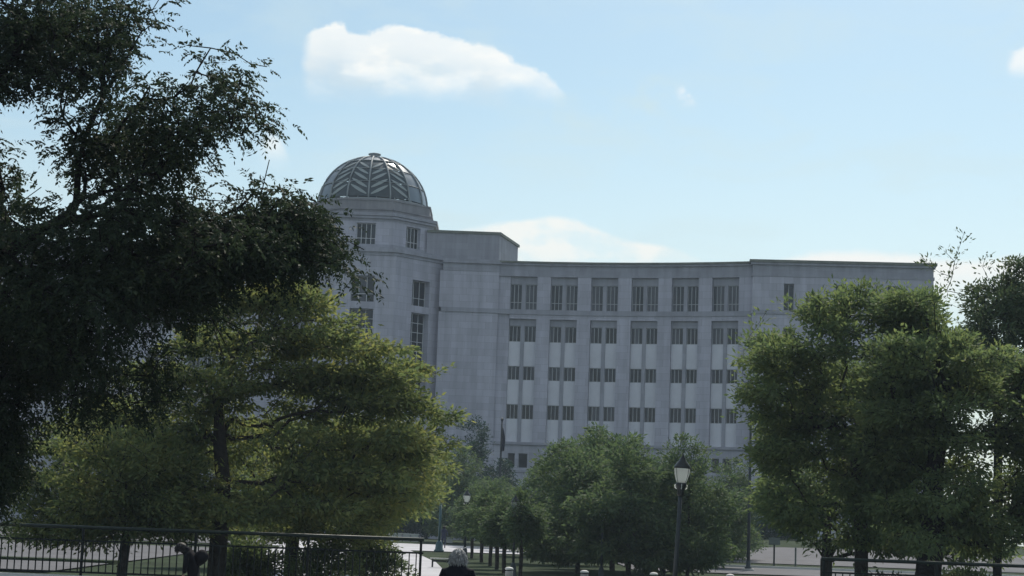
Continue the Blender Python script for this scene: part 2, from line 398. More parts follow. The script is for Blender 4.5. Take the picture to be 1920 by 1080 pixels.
def add_window(fr, a, d, z0, wd, ht, cols, rows, fm='frame', kinds='abc', tilt=0):
    o, u, n = fr
    rz = math.atan2(u[1], u[0])
    loc = (o[0]+u[0]*a+n[0]*d, o[1]+u[1]*a+n[1]*d, z0)
    win = link('window', window_mesh(wd, ht, cols, rows, fm), None, house, loc, rz)
    ed = [0] + list(rows) + [1]; whole = rngw.choice(kinds)
    for i in range(cols):
        k = whole if rngw.random() < .6 else rngw.choice(kinds)
        for j in range(len(ed)-1):
            mk = {'a': 'glass', 'b': 'glass_b', 'c': 'glass_c'}[k]
            link('pane', pane_mesh(wd/cols-.05, ht*(ed[j+1]-ed[j])-.04, mk), None, win, (-wd/2 + wd*(i+.5)/cols, 0, ht*ed[j]+.02))
    return win
def wall_with_openings(fr, a0, a1, z0, z1, holes, depth, material, name='wall', thick=.9):
    """solid facade panel with rectangular openings and real reveals; holes = [(a0,a1,z0,z1)] in one column each"""
    mb = MB()
    cols_ = sorted(set((h[0], h[1]) for h in holes)); x = a0
    for (p, q) in cols_:
        if p > x: mb.fbox(fr, x, p, -thick, 0, z0, z1)
        zs = sorted((h[2], h[3]) for h in holes if (h[0], h[1]) == (p, q)); z = z0
        for (s, t) in zs:
            if s > z: mb.fbox(fr, p, q, -thick, 0, z, s)
            z = t
        if z1 > z: mb.fbox(fr, p, q, -thick, 0, z, z1)
        x = q
    if a1 > x: mb.fbox(fr, x, a1, -thick, 0, z0, z1)
    return mb.build(name, material, house)
TS = 4.0                               # the tower's axis stands this far behind the wing line
def octpts(a):
    R_ = a/math.cos(math.pi/8); return [(R_*math.sin(math.pi/8+k*math.pi/4), TS-R_*math.cos(math.pi/8+k*math.pi/4)) for k in range(8)]
def facet(a, k):
    """frame of octagon face k (0 = front, 1 = turned 45 deg to the right)"""
    t = k*math.pi/4; n = (math.sin(t), -math.cos(t)); u = (math.cos(t), math.sin(t))
    return ((n[0]*a, n[1]*a+TS), u, n)
AT, AD = 8.6, 7.25
ht_ = AT*math.tan(math.pi/8); hd = AD*math.tan(math.pi/8)
zr = Z['cap']                          # tower wall goes up to the roof cornice
YT = BY-5.7+TS; YD = BY-AD+TS
zt = dict(u1=zz(527, 790, YT), u0=zz(575, 790, YT), t1=zz(588, 790, YT), t0=zz(765, 790, YT))
for k in (-2, -1, 0, 1, 2):
    fr = facet(AT, k); hw = 1.3; oa = .3*(k if abs(k) == 1 else 0)
    wall_with_openings(fr, -ht_, ht_, 0, zr, [(oa-hw, oa+hw, zt['u0'], zt['u1']), (oa-hw, oa+hw, zt['t0'], zt['t1'])] + ([(oa-hw, oa+hw, 3.5, 9.0)] if k in (-1, 0, 1) else []), .6, M['stone'], 'tower_wall')
    if abs(k) < 2:
        add_window(fr, oa, -.8, zt['u0'], 2*hw, zt['u1']-zt['u0'], 3, [.33], 'wframe', 'a' if k else 'aab')
        n_ = 10; add_window(fr, oa, -.8, zt['t0'], 2*hw, zt['t1']-zt['t0'], 3, [i/n_ for i in range(1, n_)], 'wframe', 'a' if k else 'aac')
        add_window(fr, oa, -.8, 3.5, 2*hw, 5.5, 3, [.25, .5, .75], 'frame', 'a')
    else:
        add_window(fr, 0, -.62, zt['u0'], 2*hw, zt['u1']-zt['u0'], 3, [.33], 'frame', 'a')
        add_window(fr, 0, -.62, zt['t0'], 2*hw, zt['t1']-zt['t0'], 3, [.5], 'frame', 'a')
# tower cornice, drum, upper cornices
zc0, zc1 = zz(494, 700), zz(478, 700)
def octring(name, layers, material):
    mb = MB()
    for a, z0, z1 in layers: mb.prism(octpts(a), z0, z1)
    return mb.build(name, material, house)
octring('cornice', [(AT+.12, zr, zr+.35), (AT+.32, zr+.35, zr+.75), (AT-.1, zr+.75, zr+.95)], M['stone_trim'])
zd0 = zr+.95; zd1 = zz(428, 700); zw0, zw1 = zz(459, 697, YD), zz(418, 697, YD)
octring('drum_plinth', [(AD+.15, zd0, zd0+.45)], M['stone_trim'])
for k in range(8):
    kk = k if k < 5 else k-8
    fr = facet(AD, kk)
    wall_with_openings(fr, -hd, hd, zd0+.45, zw1+.25, [(-1.06, 1.06, zw0, zw1)], .5, M['stone'], 'drum_wall', .6)
    add_window(fr, 0, -.45, zw0, 2.12, zw1-zw0, 4, [.32], 'wframe', 'aac')
zq = zw1+.25
zk1 = zz(399, 700, YD); zk2 = zz(371, 700, YD)
octring('cornice', [(AD+.05, zq, zq+.25), (AD+.3, zq+.25, zq+.5), (AD+.12, zq+.5, zk1-.35), (AD+.42, zk1-.35, zk1)], M['stone_trim'])
octring('dome_plinth', [(AD-.3, zk1, zk1+.4), (AD-.15, zk1+.4, zk1+.55), (AD-.5, zk1+.55, zk2-.2), (AD-.4, zk2-.2, zk2)], M['plinth'])
octring('tower_core', [(AT-1.2, 0, zr), (AD-1.0, zr, zk1)], M['dframe'])
# dome
dome = empty('dome', (0, TS, zk2), 0, house)
DR = 6.3; DH = zz(296, 700, BY+TS)-zk2
def dp(ph, t, k=1.0):   # azimuth from the front, t = 0 base .. 1 pole
    e = t*math.pi/2; r = DR*math.cos(e)*k
    return (r*math.sin(ph), -r*math.cos(ph), DH*math.sin(e)*k)
mb = MB(); mb.lathe([(DR+.16, -.02), (DR+.16, .2), (DR-.1, .26)], 48); mb.build('base_ring', M['dome_rib'], dome)
NR = 16; tiers = [.035, .235, .44, .63, .93]
for i in range(NR):
    ph = 2*math.pi*i/NR
    mb = MB(); mb.tube([dp(ph, t, 1.004) for t in np.linspace(.02, .95, 14)], [.10]*14, 6); mb.build('rib', M['dome_rib'], dome, True)
    for q in range(4):
        mb = MB(); t0, t1 = tiers[q]+.008, tiers[q+1]-.008; p0, p1 = ph+.012, ph+2*math.pi/NR-.012; b = 0
        for j in range(4):
            for a in range(4): mb.v.append(dp(p0+(p1-p0)*a/3, t0+(t1-t0)*j/3, .99))
        for j in range(3):
            for a in range(3): mb.f.append((j*4+a, j*4+a+1, (j+1)*4+a+1, (j+1)*4+a))
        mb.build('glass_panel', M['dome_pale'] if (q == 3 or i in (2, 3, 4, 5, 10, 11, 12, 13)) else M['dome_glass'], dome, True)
    # leaf shaped sun slats, mirrored from bay to bay
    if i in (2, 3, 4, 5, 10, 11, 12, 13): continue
    sgn = 1 if i % 2 == 0 else -1
    wdt = 2*math.pi/NR
    for s, t in enumerate((.07, .155, .255, .345, .46)):
        mb = MB(); nseg = 6
        for e in range(nseg+1):
            f = e/nseg; x = .10+.80*f; y = t + .12*f
            hwd = .019*(math.sin(math.pi*min(1, f*.92+.06))**.8)+.003
            xx = ph + wdt*(x if sgn > 0 else 1-x)
            mb.v += [dp(xx, y-hwd, 1.0), dp(xx, y+hwd, 1.0)]
        for e in range(nseg): mb.f.append((2*e, 2*e+2, 2*e+3, 2*e+1))
        o = mb.build('slat', M['dome_slat'], dome)
        md = o.modifiers.new('thick', 'SOLIDIFY'); md.thickness = .03
for t, rr in ((.235, .035), (.63, .06), (.44, .03)):
    mb = MB(); mb.tube([dp(a, t, 1.003) for a in np.linspace(0, 2*math.pi, 49)], rr, 5); mb.build('ring', M['dome_rib'], dome, True)
mb = MB(); mb.lathe([(.75, -.25), (.78, .0), (.6, .08), (.62, .34), (.74, .40), (.72, .5), (.35, .6), (.05, .62)], 14, (0, 0, DH-.05)); mb.build('finial', M['dome_rib'], dome, True)

# link blocks, wings and end pavilions, right (+1) and left (-1)
MULL = 1.65
def wing(sx):
    def FR(o, ang):   # facade frame turned by ang (concave curve toward the viewer); sx mirrors it
        u = (math.cos(ang), -math.sin(ang)); n = (-math.sin(ang), -math.cos(ang))
        return ((o[0]*sx, o[1]), (u[0]*sx, u[1]), (n[0]*sx, n[1])) if sx > 0 else None
    # mirrored frames run the other way so that u x z still points out of the wall
    def frame(o, ang, width):
        u = (math.cos(ang), -math.sin(ang)); n = (-math.sin(ang), -math.cos(ang))
        if sx > 0: return (o, u, n)
        e = (o[0]+u[0]*width, o[1]+u[1]*width)
        return ((-e[0], e[1]), (u[0], -u[1]), (-n[0], n[1]))
    y0 = 0.0                                        # link wall stands on the tower axis plane + front offset
    yl = -1.0
    x0 = AT-.3; x1 = at(933, 600, BY+yl).x - TX      # link block
    fr = frame((x0, yl), 0, x1-x0); wl = x1-x0
    mb = MB(); mb.fbox(fr, 0, wl, -12, 0, 0, Z['w1']); mb.fbox(fr, 0, wl, -12, 0, Z['s1'], Z['frieze']+.4); mb.fbox(fr, 0, wl, -12, -.06, Z['w1'], Z['s1'])
    mb.build('link_wall', M['stone'], house)
    mb = MB(); mb.fbox(fr, .25, wl+.12, -.05, .16, Z['w1'], Z['s1']); mb.build('string_course', M['stone_trim'], house)
    mb = MB(); mb.fbox(fr, .3, wl, -12, .05, Z['frieze']+.4, Z['cap']); mb.fbox(fr, .3, wl+.2, -12, .3, Z['cap'], Z['cap']+.45); mb.fbox(fr, .3, wl+.1, -12, .1, Z['cap']+.45, Z['top']); mb.build('cornice', M['stone_trim'], house)
    # penthouse block behind the parapet
    if True:
        zp = zz(441, 935, BY+2)
        pts = [(x0-1.7, yl+1.0), (x1-.15, yl+1.0), (x1+2.0, yl+9.5), (x0-.5, yl+12)]
        if sx < 0: pts = [(-x, y) for x, y in pts][::-1]
        mb = MB(); mb.prism(pts, Z['cap'], zp-.3); mb.build('penthouse_wall', M['stone_trim'], house)
        pts2 = [(x0-1.7, yl+.85), (x1, yl+.85), (x1+2.2, yl+9.6), (x0-.5, yl+12.2)]
        if sx < 0: pts2 = [(-x, y) for x, y in pts2][::-1]
        mb = MB(); mb.prism(pts2, zp-.3, zp); mb.build('penthouse_capping', M['capping'], house)
    # curved wing of six bays
    BW = 4.5; PW = 1.5
    p = [x1, yl-.0]; ang = math.radians(1.0)
    d_ang = math.radians(3.5)
    core = MB(); corn = MB(); capp = MB(); sc_ = MB(); basew = MB(); bandm = MB(); band2 = MB(); back = MB()
    first = 1.3
    for b in range(7):
        wd = first if b == 0 else BW
        if b == 6: wd = BW
        fr = frame((p[0], p[1]), ang, wd)
        last = b == 6
        # b == 0: the narrow pier strip beside the link block; b 1-6: bay opening then pier
        def S(a0, a1): return (a0, a1) if sx > 0 else (wd-a1, wd-a0)
        if b == 0:
            mb = MB(); mb.fbox(fr, 0, wd, -1, -.25, Z['bb'], Z['frieze']); mb.build('pier', M['stone'], house)
        else:
            ow = BW-PW
            q = S(ow, BW)
            mb = MB(); mb.fbox(fr, *q, -1, 0, Z['bb'], Z['w1']); mb.fbox(fr, *q, -1, 0, Z['s1'], Z['frieze'])
            mb.fbox(fr, *S(0, ow), -1, -.02, Z['s1']-.3, Z['s1']); mb.fbox(fr, *S(0, ow), -1, -.02, Z['w1'], Z['o2'] if False else Z['w1']+.01)
            mb.build('pier', M['stone'], house)
            mb = MB(); mb.fbox(fr, *S(0, ow), -1, 0, Z['o2'], Z['w1']-.001); mb.build('transom', M['stone'], house)
            c = S(ow/2-.2, ow/2+.2)
            mb = MB(); mb.fbox(fr, *c, -.75, -.28, Z['bb'], Z['l2']); mb.build('mullion', M['stone_trim'], house)
            mb = MB(); mb.fbox(fr, *c, -.75, -.34, Z['s1'], Z['l1']); mb.build('mullion', M['stone_trim'], house)
            for (la, lb) in ((Z['l1'], Z['frieze']), (Z['l2'], Z['o2'])):
                mb = MB(); mb.fbox(fr, *S(0, ow), -.8, -.42, la, lb); mb.build('lintel_panel', M['stone_trim'], house)
            half = (ow-.4)/2
            for h in (0, 1):
                a0 = 0 if h == 0 else ow/2+.2; a1 = a0+half
                q = S(a0, a1); mid = (q[0]+q[1])/2
                for (za, zb) in ((Z['w3t'], Z['w2']), (Z['w4t'], Z['w3b']), (Z['bb'], Z['w4b'])):
                    mb = MB(); mb.fbox(fr, *q, -.8, -.40, za, zb); mb.build('spandrel', M['pale'], house)
                add_window(fr, mid, -.58, Z['w1'], half, Z['l1']-Z['w1'], 3, [.3], 'frame', 'bbccba')
                add_window(fr, mid, -.58, Z['w2'], half, Z['l2']-Z['w2'], 3, [], 'frame', 'bccaa')
                add_window(fr, mid, -.58, Z['w3b'], half, Z['w3t']-Z['w3b'], 3, [], 'frame', 'bccaa')
                add_window(fr, mid, -.58, Z['w4b'], half, Z['w4t']-Z['w4b'], 3, [], 'frame', 'bcaa')
            back.fbox(fr, *S(0, ow), -1.2, -.7, Z['bb'], Z['frieze'])
        e = .02
        core.fbox(fr, -.6, wd+.6, -8, -1.25, 0, Z['frieze'])
        corn.fbox(fr, -e, wd+e, -8, .02, Z['frieze'], Z['frieze']+.25); corn.fbox(fr, -e, wd+e, -8, -.12, Z['frieze']+.25, Z['cap']-.0)
        corn.fbox(fr, -e, wd+e, -8, .14, Z['cap'], Z['cap']+.22)
        capp.fbox(fr, -e, wd+e, -8, .3, Z['cap']+.22, Z['top'])
        sc_.fbox(fr, -e, wd+e, -.3, .13, Z['w1']+.02, Z['s1']-.05)
        # base storey: plain wall with a pair of dark windows in each bay
        if b == 0: basew.fbox(fr, 0, wd, -1, -.1, 0, Z['bb']-.3)
        else:
            ow = BW-PW; hs = [S(.35, 1.15), S(1.55, 2.55)]
            for (p0, p1) in hs:
                add_window(fr, (p0+p1)/2, -.5, Z['bwb'], p1-p0, Z['bwt']-Z['bwb'], 1, [], 'dframe', 'a')
            hs = sorted(hs); x = 0
            for (p0, p1) in hs:
                basew.fbox(fr, x, p0, -1, -.1, 0, Z['bb']-.3); basew.fbox(fr, p0, p1, -1, -.1, 0, Z['bwb']); basew.fbox(fr, p0, p1, -1, -.1, Z['bwt'], Z['bb']-.3); x = p1
            basew.fbox(fr, x, wd, -1, -.1, 0, Z['bb']-.3)
        bandm.fbox(fr, -e, wd+e, -1, .14, Z['bb']-.3, Z['bb']); band2.fbox(fr, -e, wd+e, -.5, .02, Z['b2']-.25, Z['b2'])
        p = [p[0]+math.cos(ang)*wd, p[1]-math.sin(ang)*wd]
        if b >= 0: ang += d_ang
    core.build('wing_core', M['dframe'], house); corn.build('cornice', M['stone_trim'], house); capp.build('capping', M['capping'], house); sc_.build('string_course', M['stone_trim'], house)
    basew.build('base_wall', M['base_stone'], house); bandm.build('base_band', M['stone_trim'], house); band2.build('sill_band', M['stone_trim'], house); back.build('backing_wall', M['dframe'], house)
    # end pavilion, stepping forward
    ang = math.radians(5.0); py = p[1]-.8; pw = 19.2
    fr = frame((p[0]-.1, py), ang, pw)
    holes = []
    for c in (3.9, 9.4, 14.9):
        for (za, zb) in ((Z['w1']+.1, Z['l1']+.1), (Z['w2'], Z['l2']), (Z['w3b'], Z['w3t']), (Z['w4b'], Z['w4t'])):
            q = (c-.55, c+.55) if sx > 0 else (pw-c-.55, pw-c+.55)
            holes.append((*q, za, zb)); add_window(fr, (q[0]+q[1])/2, -.55, za, 1.1, zb-za, 2, [.3] if zb-za > 2.2 else [], 'frame', 'ac')
    wall_with_openings(fr, 0, pw, 0, Z['frieze'], holes, .5, M['stone'], 'pavilion_wall', 1.0)
    mb = MB(); mb.fbox(fr, 0, pw, -16, -1.0, 0, Z['frieze']); mb.build('pavilion_core', M['stone'], house)
    mb = MB(); mb.fbox(fr, -.1, pw+.1, -16, .06, Z['frieze'], Z['frieze']+.3); mb.fbox(fr, 0, pw, -16, -.05, Z['frieze']+.3, Z['cap']); mb.fbox(fr, -.2, pw+.2, -16, .2, Z['cap'], Z['cap']+.25); mb.build('cornice', M['stone_trim'], house)
    mb = MB(); mb.fbox(fr, -.35, pw+.35, -16.2, .36, Z['cap']+.25, Z['top']+.1); mb.build('capping', M['capping'], house)
    mb = MB(); mb.fbox(fr, -.12, pw+.12, -.6, .14, Z['w1']-.35, Z['w1']+.08); mb.fbox(fr, -.12, pw+.12, -.6, .18, Z['bb']-.3, Z['bb']); mb.build('string_course', M['stone_trim'], house)
wing(1); wing(-1)

# ------------------------------------------------------------------ trees
def tubes_mesh(P, par, rad, sides=5, name='trunk', material=None):
    """tapered limb for each node-parent edge, numpy"""
    ids = np.where(par >= 0)[0]; A = P[par[ids]]; B = P[ids]; ra = rad[par[ids]]; rb = rad[ids]
    ra = np.minimum(ra, rb*1.7+.004)
    d = B-A; ln = np.linalg.norm(d, axis=1, keepdims=True)+1e-9; d = d/ln
    ref = np.where(np.abs(d[:, 2:3]) < .9, np.array([[0, 0, 1.]]), np.array([[1., 0, 0]]))
    x = np.cross(d, ref); x /= np.linalg.norm(x, axis=1, keepdims=True); y = np.cross(d, x)
    an = np.arange(sides)*2*np.pi/sides
    ring = x[:, None, :]*np.cos(an)[None, :, None] + y[:, None, :]*np.sin(an)[None, :, None]
    B2 = B + d*rb[:, None]*.4
    V = np.concatenate([A[:, None, :]+ring*ra[:, None, None], B2[:, None, :]+ring*rb[:, None, None]], 1).reshape(-1, 3)
    n = len(ids); base = (np.arange(n)*2*sides)[:, None]
    i = np.arange(sides); j = (i+1) % sides
    Fc = np.stack([base+i, base+j, base+sides+j, base+sides+i], -1).reshape(-1, 4)
    return quads_mesh(name, V, Fc, material, True)
def quads_mesh(name, V, Fc, material, smooth=False):
    me = bpy.data.meshes.new(name); me.vertices.add(len(V)); me.vertices.foreach_set('co', np.ascontiguousarray(V, dtype=np.float32).ravel())
    me.loops.add(Fc.size); me.loops.foreach_set('vertex_index', np.ascontiguousarray(Fc, dtype=np.int32).ravel())
    me.polygons.add(len(Fc)); me.polygons.foreach_set('loop_start', np.arange(len(Fc), dtype=np.int32)*4)
    me.polygons.foreach_set('loop_total', np.full(len(Fc), 4, dtype=np.int32))
    me.update(calc_edges=True); me.materials.append(material)
    if smooth: me.polygons.foreach_set('use_smooth', np.ones(len(Fc), dtype=bool))
    return me
def vnoise(P, s, seed):
    """cheap smooth 3-d noise from a few sines"""
    r = np.random.RandomState(seed); o = np.zeros(len(P))
    for k in range(7):
        f = r.normal(size=3)*s; o += np.sin(P @ f + r.uniform(0, 6.28))
    return o/2.6
def grow(trunk, att, bf=.35, twig=.006, power=2.35, rmax=None):
    """joins the attractor points to the trunk polyline as a branching skeleton"""
    P = [np.array(p, float) for p in trunk]; par = [-1]+list(range(len(trunk)-1))
    pl = [0.0]
    for k in range(1, len(trunk)): pl.append(pl[-1]+np.linalg.norm(P[k]-P[k-1])*.3)
    att = np.array(att, float); n = len(att); best = np.full(n, 1e9); bi = np.zeros(n, int); done = np.zeros(n, bool)
    def upd(i):
        d = np.linalg.norm(att-P[i], axis=1); c = d + bf*pl[i]
        c = c + np.where(att[:, 2] < P[i][2]-.2, .35*(P[i][2]-att[:, 2]), 0)
        q = c < best; best[q] = c[q]; bi[q] = i
    for i in range(max(1, len(trunk)//3), len(trunk)): upd(i)
    for _ in range(n):
        k = int(np.argmin(np.where(done, 1e9, best))); done[k] = True; i = bi[k]
        a, b = P[i], att[k]; L_ = np.linalg.norm(b-a)
        if L_ > .7:                                     # a bent intermediate knee
            mid = (a+b)/2 + np.array([0, 0, .10*L_]) + np.random.normal(size=3)*.06*L_
            P.append(mid); par.append(i); pl.append(pl[i]+L_/2); i = len(P)-1
        P.append(b); par.append(i); pl.append(pl[i]+np.linalg.norm(b-P[i])); upd(len(P)-1)
    P = np.array(P); par = np.array(par); rr = np.zeros(len(P))
    kids = np.zeros(len(P), int)
    for q in par[par >= 0]: kids[q] += 1
    for i in range(len(P)-1, -1, -1):
        r_ = max(rr[i], twig**power if kids[i] == 0 else 0)
        rr[i] = r_
        if par[i] >= 0: rr[par[i]] += r_
    rad = rr**(1/power)
    if rmax: rad = rad*min(1.0, 1e9); rad = np.minimum(rad, rmax) if rad.max() > rmax else rad*(rmax/rad.max())**np.clip(rad/rad.max(), 0, 1)
    return P, par, rad, kids
def unit(v): return v/(np.linalg.norm(v, axis=-1, keepdims=True)+1e-9)
def leaves(C, D, size, width, rs, up_bias=.8):
    """one rhombic leaf per centre; D = growing direction"""
    n = len(C); nr = unit(rs.normal(size=(n, 3))*.7+np.array([0, 0, up_bias])); s = unit(np.cross(D, nr)); nn = np.cross(s, D)
    ln = (size*rs.uniform(.45, 1.5, n))[:, None]; wd = (width*rs.uniform(.75, 1.25, n))[:, None]
    V = np.stack([C, C+D*ln*.45+s*wd*.5-nn*wd*.12, C+D*ln-nn*ln*.08, C+D*ln*.5-s*wd*.5-nn*wd*.12], 1).reshape(-1, 3)
    return V, np.arange(4*n).reshape(n, 4)
def fronds(C, D, length, pairs, lsize, lwidth, rs, droop=.5):
    """compound leaves: a drooping rachis with leaflet pairs and an end leaflet"""
    n = len(C); ln = length*rs.uniform(.6, 1.25, n)
    nr = unit(rs.normal(size=(n, 3))*.55+np.array([0, 0, 1.])); s = unit(np.cross(D, nr))
    Vs = []
    for k in range(pairs+1):
        f = (k+.4)/(pairs+.5); c = C + D*(ln*f)[:, None] + np.array([0, 0, -1.])*(droop*ln*f*f)[:, None]
        tang = unit(D+np.array([0, 0, -2*droop*f]))
        for sg in ((1, -1) if k < pairs else (0,)):
            dd = unit(s*sg + tang*(.55 if sg else 1.0) + rs.normal(size=(n, 3))*.22 + np.array([0, 0, -.25]))
            V, _ = leaves(c, dd, lsize*(1-.35*abs(f-.45)), lwidth, rs, .7); Vs.append(V.reshape(n, 4, 3))
    V = np.stack(Vs, 1).reshape(-1, 3)
    return V, np.arange(len(V)).reshape(-1, 4)
def lobe_points(lobes, n, rs, gap=0.0, gs=1.2, seed=1, shell=.35):
    """points spread through a union of ellipsoids (cx,cy,cz,rx,ry,rz,weight), thinned by a gap noise"""
    L_ = np.array(lobes, float); wt = L_[:, 6]*(L_[:, 3]*L_[:, 4]*L_[:, 5])**.8; wt /= wt.sum()
    out = []
    while len(out) < n:
        k = rs.choice(len(L_), size=n*2, p=wt); d = unit(rs.normal(size=(n*2, 3))); r_ = rs.uniform(shell**3, 1, n*2)**(1/3)
        r_ = np.where(rs.uniform(size=n*2) < .07, rs.uniform(1.0, 1.28, n*2), r_)
        P = L_[k, :3]+d*r_[:, None]*L_[k, 3:6]
        if callable(gap) or gap > -1:
            q = vnoise(P, gs, seed) > (gap(P) if callable(gap) else gap); P = P[q]
        out += list(P)
    return np.array(out[:n])
def make_tree(name, trunk, lobes, natt, leafmat, barkmat, per, lsize, lwidth, seed, base=(0, 0, 0), gap=-.5, gs=1.0, spread=.3, style='leaf', rmax=.25, droop=.4, pairs=5, flen=.2, extra=None, flat=.6, shell=.35, sides=6, bf=.35):
    """thing: Empty > trunk (with its limbs), crown"""
    rs = np.random.RandomState(seed); np.random.seed(seed)
    att = lobe_points(lobes, natt, rs, gap, gs, seed, shell)
    if extra is not None: att = np.vstack([att, np.array(extra)])
    P, par, rad, kids = grow(trunk, att, bf, rmax=rmax)
    root = empty(name, base)
    link('trunk', tubes_mesh(P, par, rad, sides, 'trunk', barkmat), None, root)
    ids = np.where((rad < max(.03, rmax*.16)) & (par >= 0) & (np.arange(len(P)) >= len(trunk)))[0]
    wts = np.where(kids[ids] == 0, 1.0, .55)
    n = int(per*len(ids)); pick = rs.choice(ids, size=n, p=wts/wts.sum())
    f = rs.uniform(0, 1, (n, 1)); A = P[par[pick]]; B = P[pick]
    dirn = unit(B-A)
    off = rs.normal(size=(n, 3))*spread*np.array([1, 1, flat])
    C = A+(B-A)*f + off
    cen = P[len(trunk)-1]
    D = unit(dirn*.6 + unit(off)*.8 + rs.normal(size=(n, 3))*.45 + unit(C-cen)*.35 + np.array([0, 0, -.15]))
    if style == 'leaf': V, Fc = leaves(C, D, lsize, lwidth, rs)
    else: V, Fc = fronds(C, D, flen, pairs, lsize, lwidth, rs, droop)
    link('crown', quads_mesh('crown', V, Fc, leafmat), None, root)
    return root
def lobes_px(rows, base, k=1.0):
    """lobes given as (px, py, Y, rx px, ry px, depth m, weight): real distance and size of each foliage mass"""
    o = []
    for px, py, Y, rx, ry, dep, wt in rows:
        c = at(px, py, Y)-Vector(base); s = Y/F
        o.append((c.x, c.y, c.z, rx*s, dep, ry*s, wt))
    return o
def trunk_px(pts, base):
    return [tuple(at(px, py, Y)-Vector(base)) for px, py, Y in pts]

def plates(rows, Y, dY, rx, ry, step, base, seed, dep=1.3):
    """flat foliage layers filling an outline: rows = [(py, left px, right px)]"""
    r = random.Random(seed); out = []; y = rows[0][0]
    while y <= rows[-1][0]:
        for (a, b) in zip(rows, rows[1:]):
            if a[0] <= y <= b[0]:
                f = (y-a[0])/(b[0]-a[0]); l = a[1]+(b[1]-a[1])*f; q = a[2]+(b[2]-a[2])*f; break
        x = l
        while x < q:
            w_ = r.uniform(*rx); h_ = r.uniform(*ry); cx = x+w_*.8
            if cx > q-w_*.4: cx = q-w_*.7
            out.append((cx+r.uniform(-12, 12), y+r.uniform(-step*.4, step*.4), Y+r.uniform(-dY, dY), w_, h_, dep*r.uniform(.7, 1.2), r.uniform(.6, 1.3)))
            x += w_*1.55*r.uniform(.85, 1.2)
        y += step
    return lobes_px(out, base)

# big dark locust near the left edge
Y1 = 23.0
b1 = at(-190, 900, Y1); b1 = (b1.x, Y1+.5, g(b1.x, Y1))
tr = [(0, 0, 0), (.05, 0, 1.2)] + trunk_px([(-175, 760, Y1+.4), (-150, 640, Y1+.3), (-90, 545, Y1+.2), (-30, 490, Y1), (20, 472, Y1-.1), (60, 440, Y1-.1)], b1)
lob = lobes_px([(130, 150, 23, 250, 190, 1.6, .75), (360, 210, 22.8, 130, 110, 1.2, .8), (150, 330, 23.2, 220, 90, 1.4, .5), (400, 330, 22.8, 110, 100, 1.3, 1.1),
    (330, 470, 22.6, 300, 95, 1.8, 1.5), (450, 450, 22.9, 130, 90, 1.2, 1.6), (560, 470, 22.8, 85, 85, 1.1, 1.7), (605, 515, 22.8, 55, 50, .8, 1.4), (170, 600, 22.6, 260, 110, 1.7, 1.3), (420, 580, 22.8, 120, 55, 1.0, .7), (150, 720, 22.8, 160, 70, 1.2, .9), (-60, 760, 22.7, 100, 190, 1.2, 1.2),
    (-130, 400, 23, 200, 350, 2.0, .7), (-20, 880, 22.8, 60, 110, .8, 1.6), (60, 20, 23, 220, 130, 1.4, .85), (20, 230, 23, 130, 100, 1.2, .9), (260, 250, 22.9, 120, 80, 1.0, .7), (230, 110, 22.9, 120, 90, 1.0, .7)], b1)
ext = trunk_px([(470, 120, 22.8), (500, 125, 22.7), (440, 100, 22.9), (490, 215, 22.8), (500, 245, 22.7), (285, 20, 23), (295, 40, 23), (265, 60, 23), (240, 10, 23), (505, 300, 22.8), (545, 352, 22.7), (350, 85, 22.9), (395, 90, 22.8), (630, 440, 22.7), (665, 530, 22.8)], b1)
zsplit = at(200, 420, Y1).z-b1[2]
t = make_tree('honey_locust_tree', tr, lob, 2300, M['lf_near'], M['bark_dark'], 8.5, .068, .028, 11, b1, lambda P: np.where(P[:, 2] > zsplit, -.06, -.28), 2.6, .13, 'frond', .12, .45, 6, .21, ext, .7, .15)
tag(t, 'large dark backlit tree with feathery leaves filling the upper left corner', 'tree')

# yellow green trees behind the left railing
def gz(px, Y): x = at(px, 1000, Y).x; return (x, Y, g(x, Y))
Y2 = 47.0
b2 = gz(408, Y2)
tr = [(0, 0, 0), (.02, 0, .8), (.05, 0, 1.7)] + trunk_px([(415, 960, Y2), (418, 900, Y2), (412, 830, Y2), (410, 760, Y2), (430, 690, Y2)], b2)
lob = plates([(535, 470, 590), (570, 430, 600), (600, 390, 615), (650, 330, 715), (690, 250, 795), (750, 170, 812), (800, 110, 826), (850, 70, 826), (900, 60, 818), (950, 70, 770), (985, 100, 700)], 46.6, 1.9, (60, 110), (13, 22), 31, b2, 71)
ext = trunk_px([(842, 688, 46.5), (800, 708, 46.5), (770, 660, 46.5), (745, 650, 46.5), (820, 740, 46.5), (850, 770, 46.4), (845, 870, 46.5), (825, 880, 46.5), (850, 830, 46.4)], b2)
t = make_tree('shade_tree', tr, lob, 2800, M['lf_mid'], M['bark'], 31, .15, .066, 21, b2, -.45, 1.3, .14, 'leaf', .24, extra=ext, flat=.4)
tag(t, 'broad yellow green tree with a single thick trunk behind the left railing', 'tree')
Y3 = 51.0
b3 = gz(548, Y3)
tr = [(0, 0, 0), (0, 0, .9)] + trunk_px([(549, 1010, Y3), (548, 970, Y3)], b3)
lob = lobes_px([(640, 900, 50, 130, 70, 2.0, 1), (740, 900, 50, 90, 60, 1.8, 1), (560, 850, 51, 180, 70, 2, .9), (690, 830, 51, 120, 60, 2, 1), (520, 930, 50, 120, 40, 1.5, .8), (720, 950, 50.5, 60, 30, 1.2, .6), (620, 985, 50.5, 110, 28, 1.3, .9), (700, 1000, 50.5, 50, 30, 1.0, .8), (480, 990, 51, 80, 25, 1.2, .7)], b3)
ext = trunk_px([(528, 940, Y3), (575, 955, Y3), (545, 930, Y3), (590, 900, Y3), (520, 880, Y3)], b3)
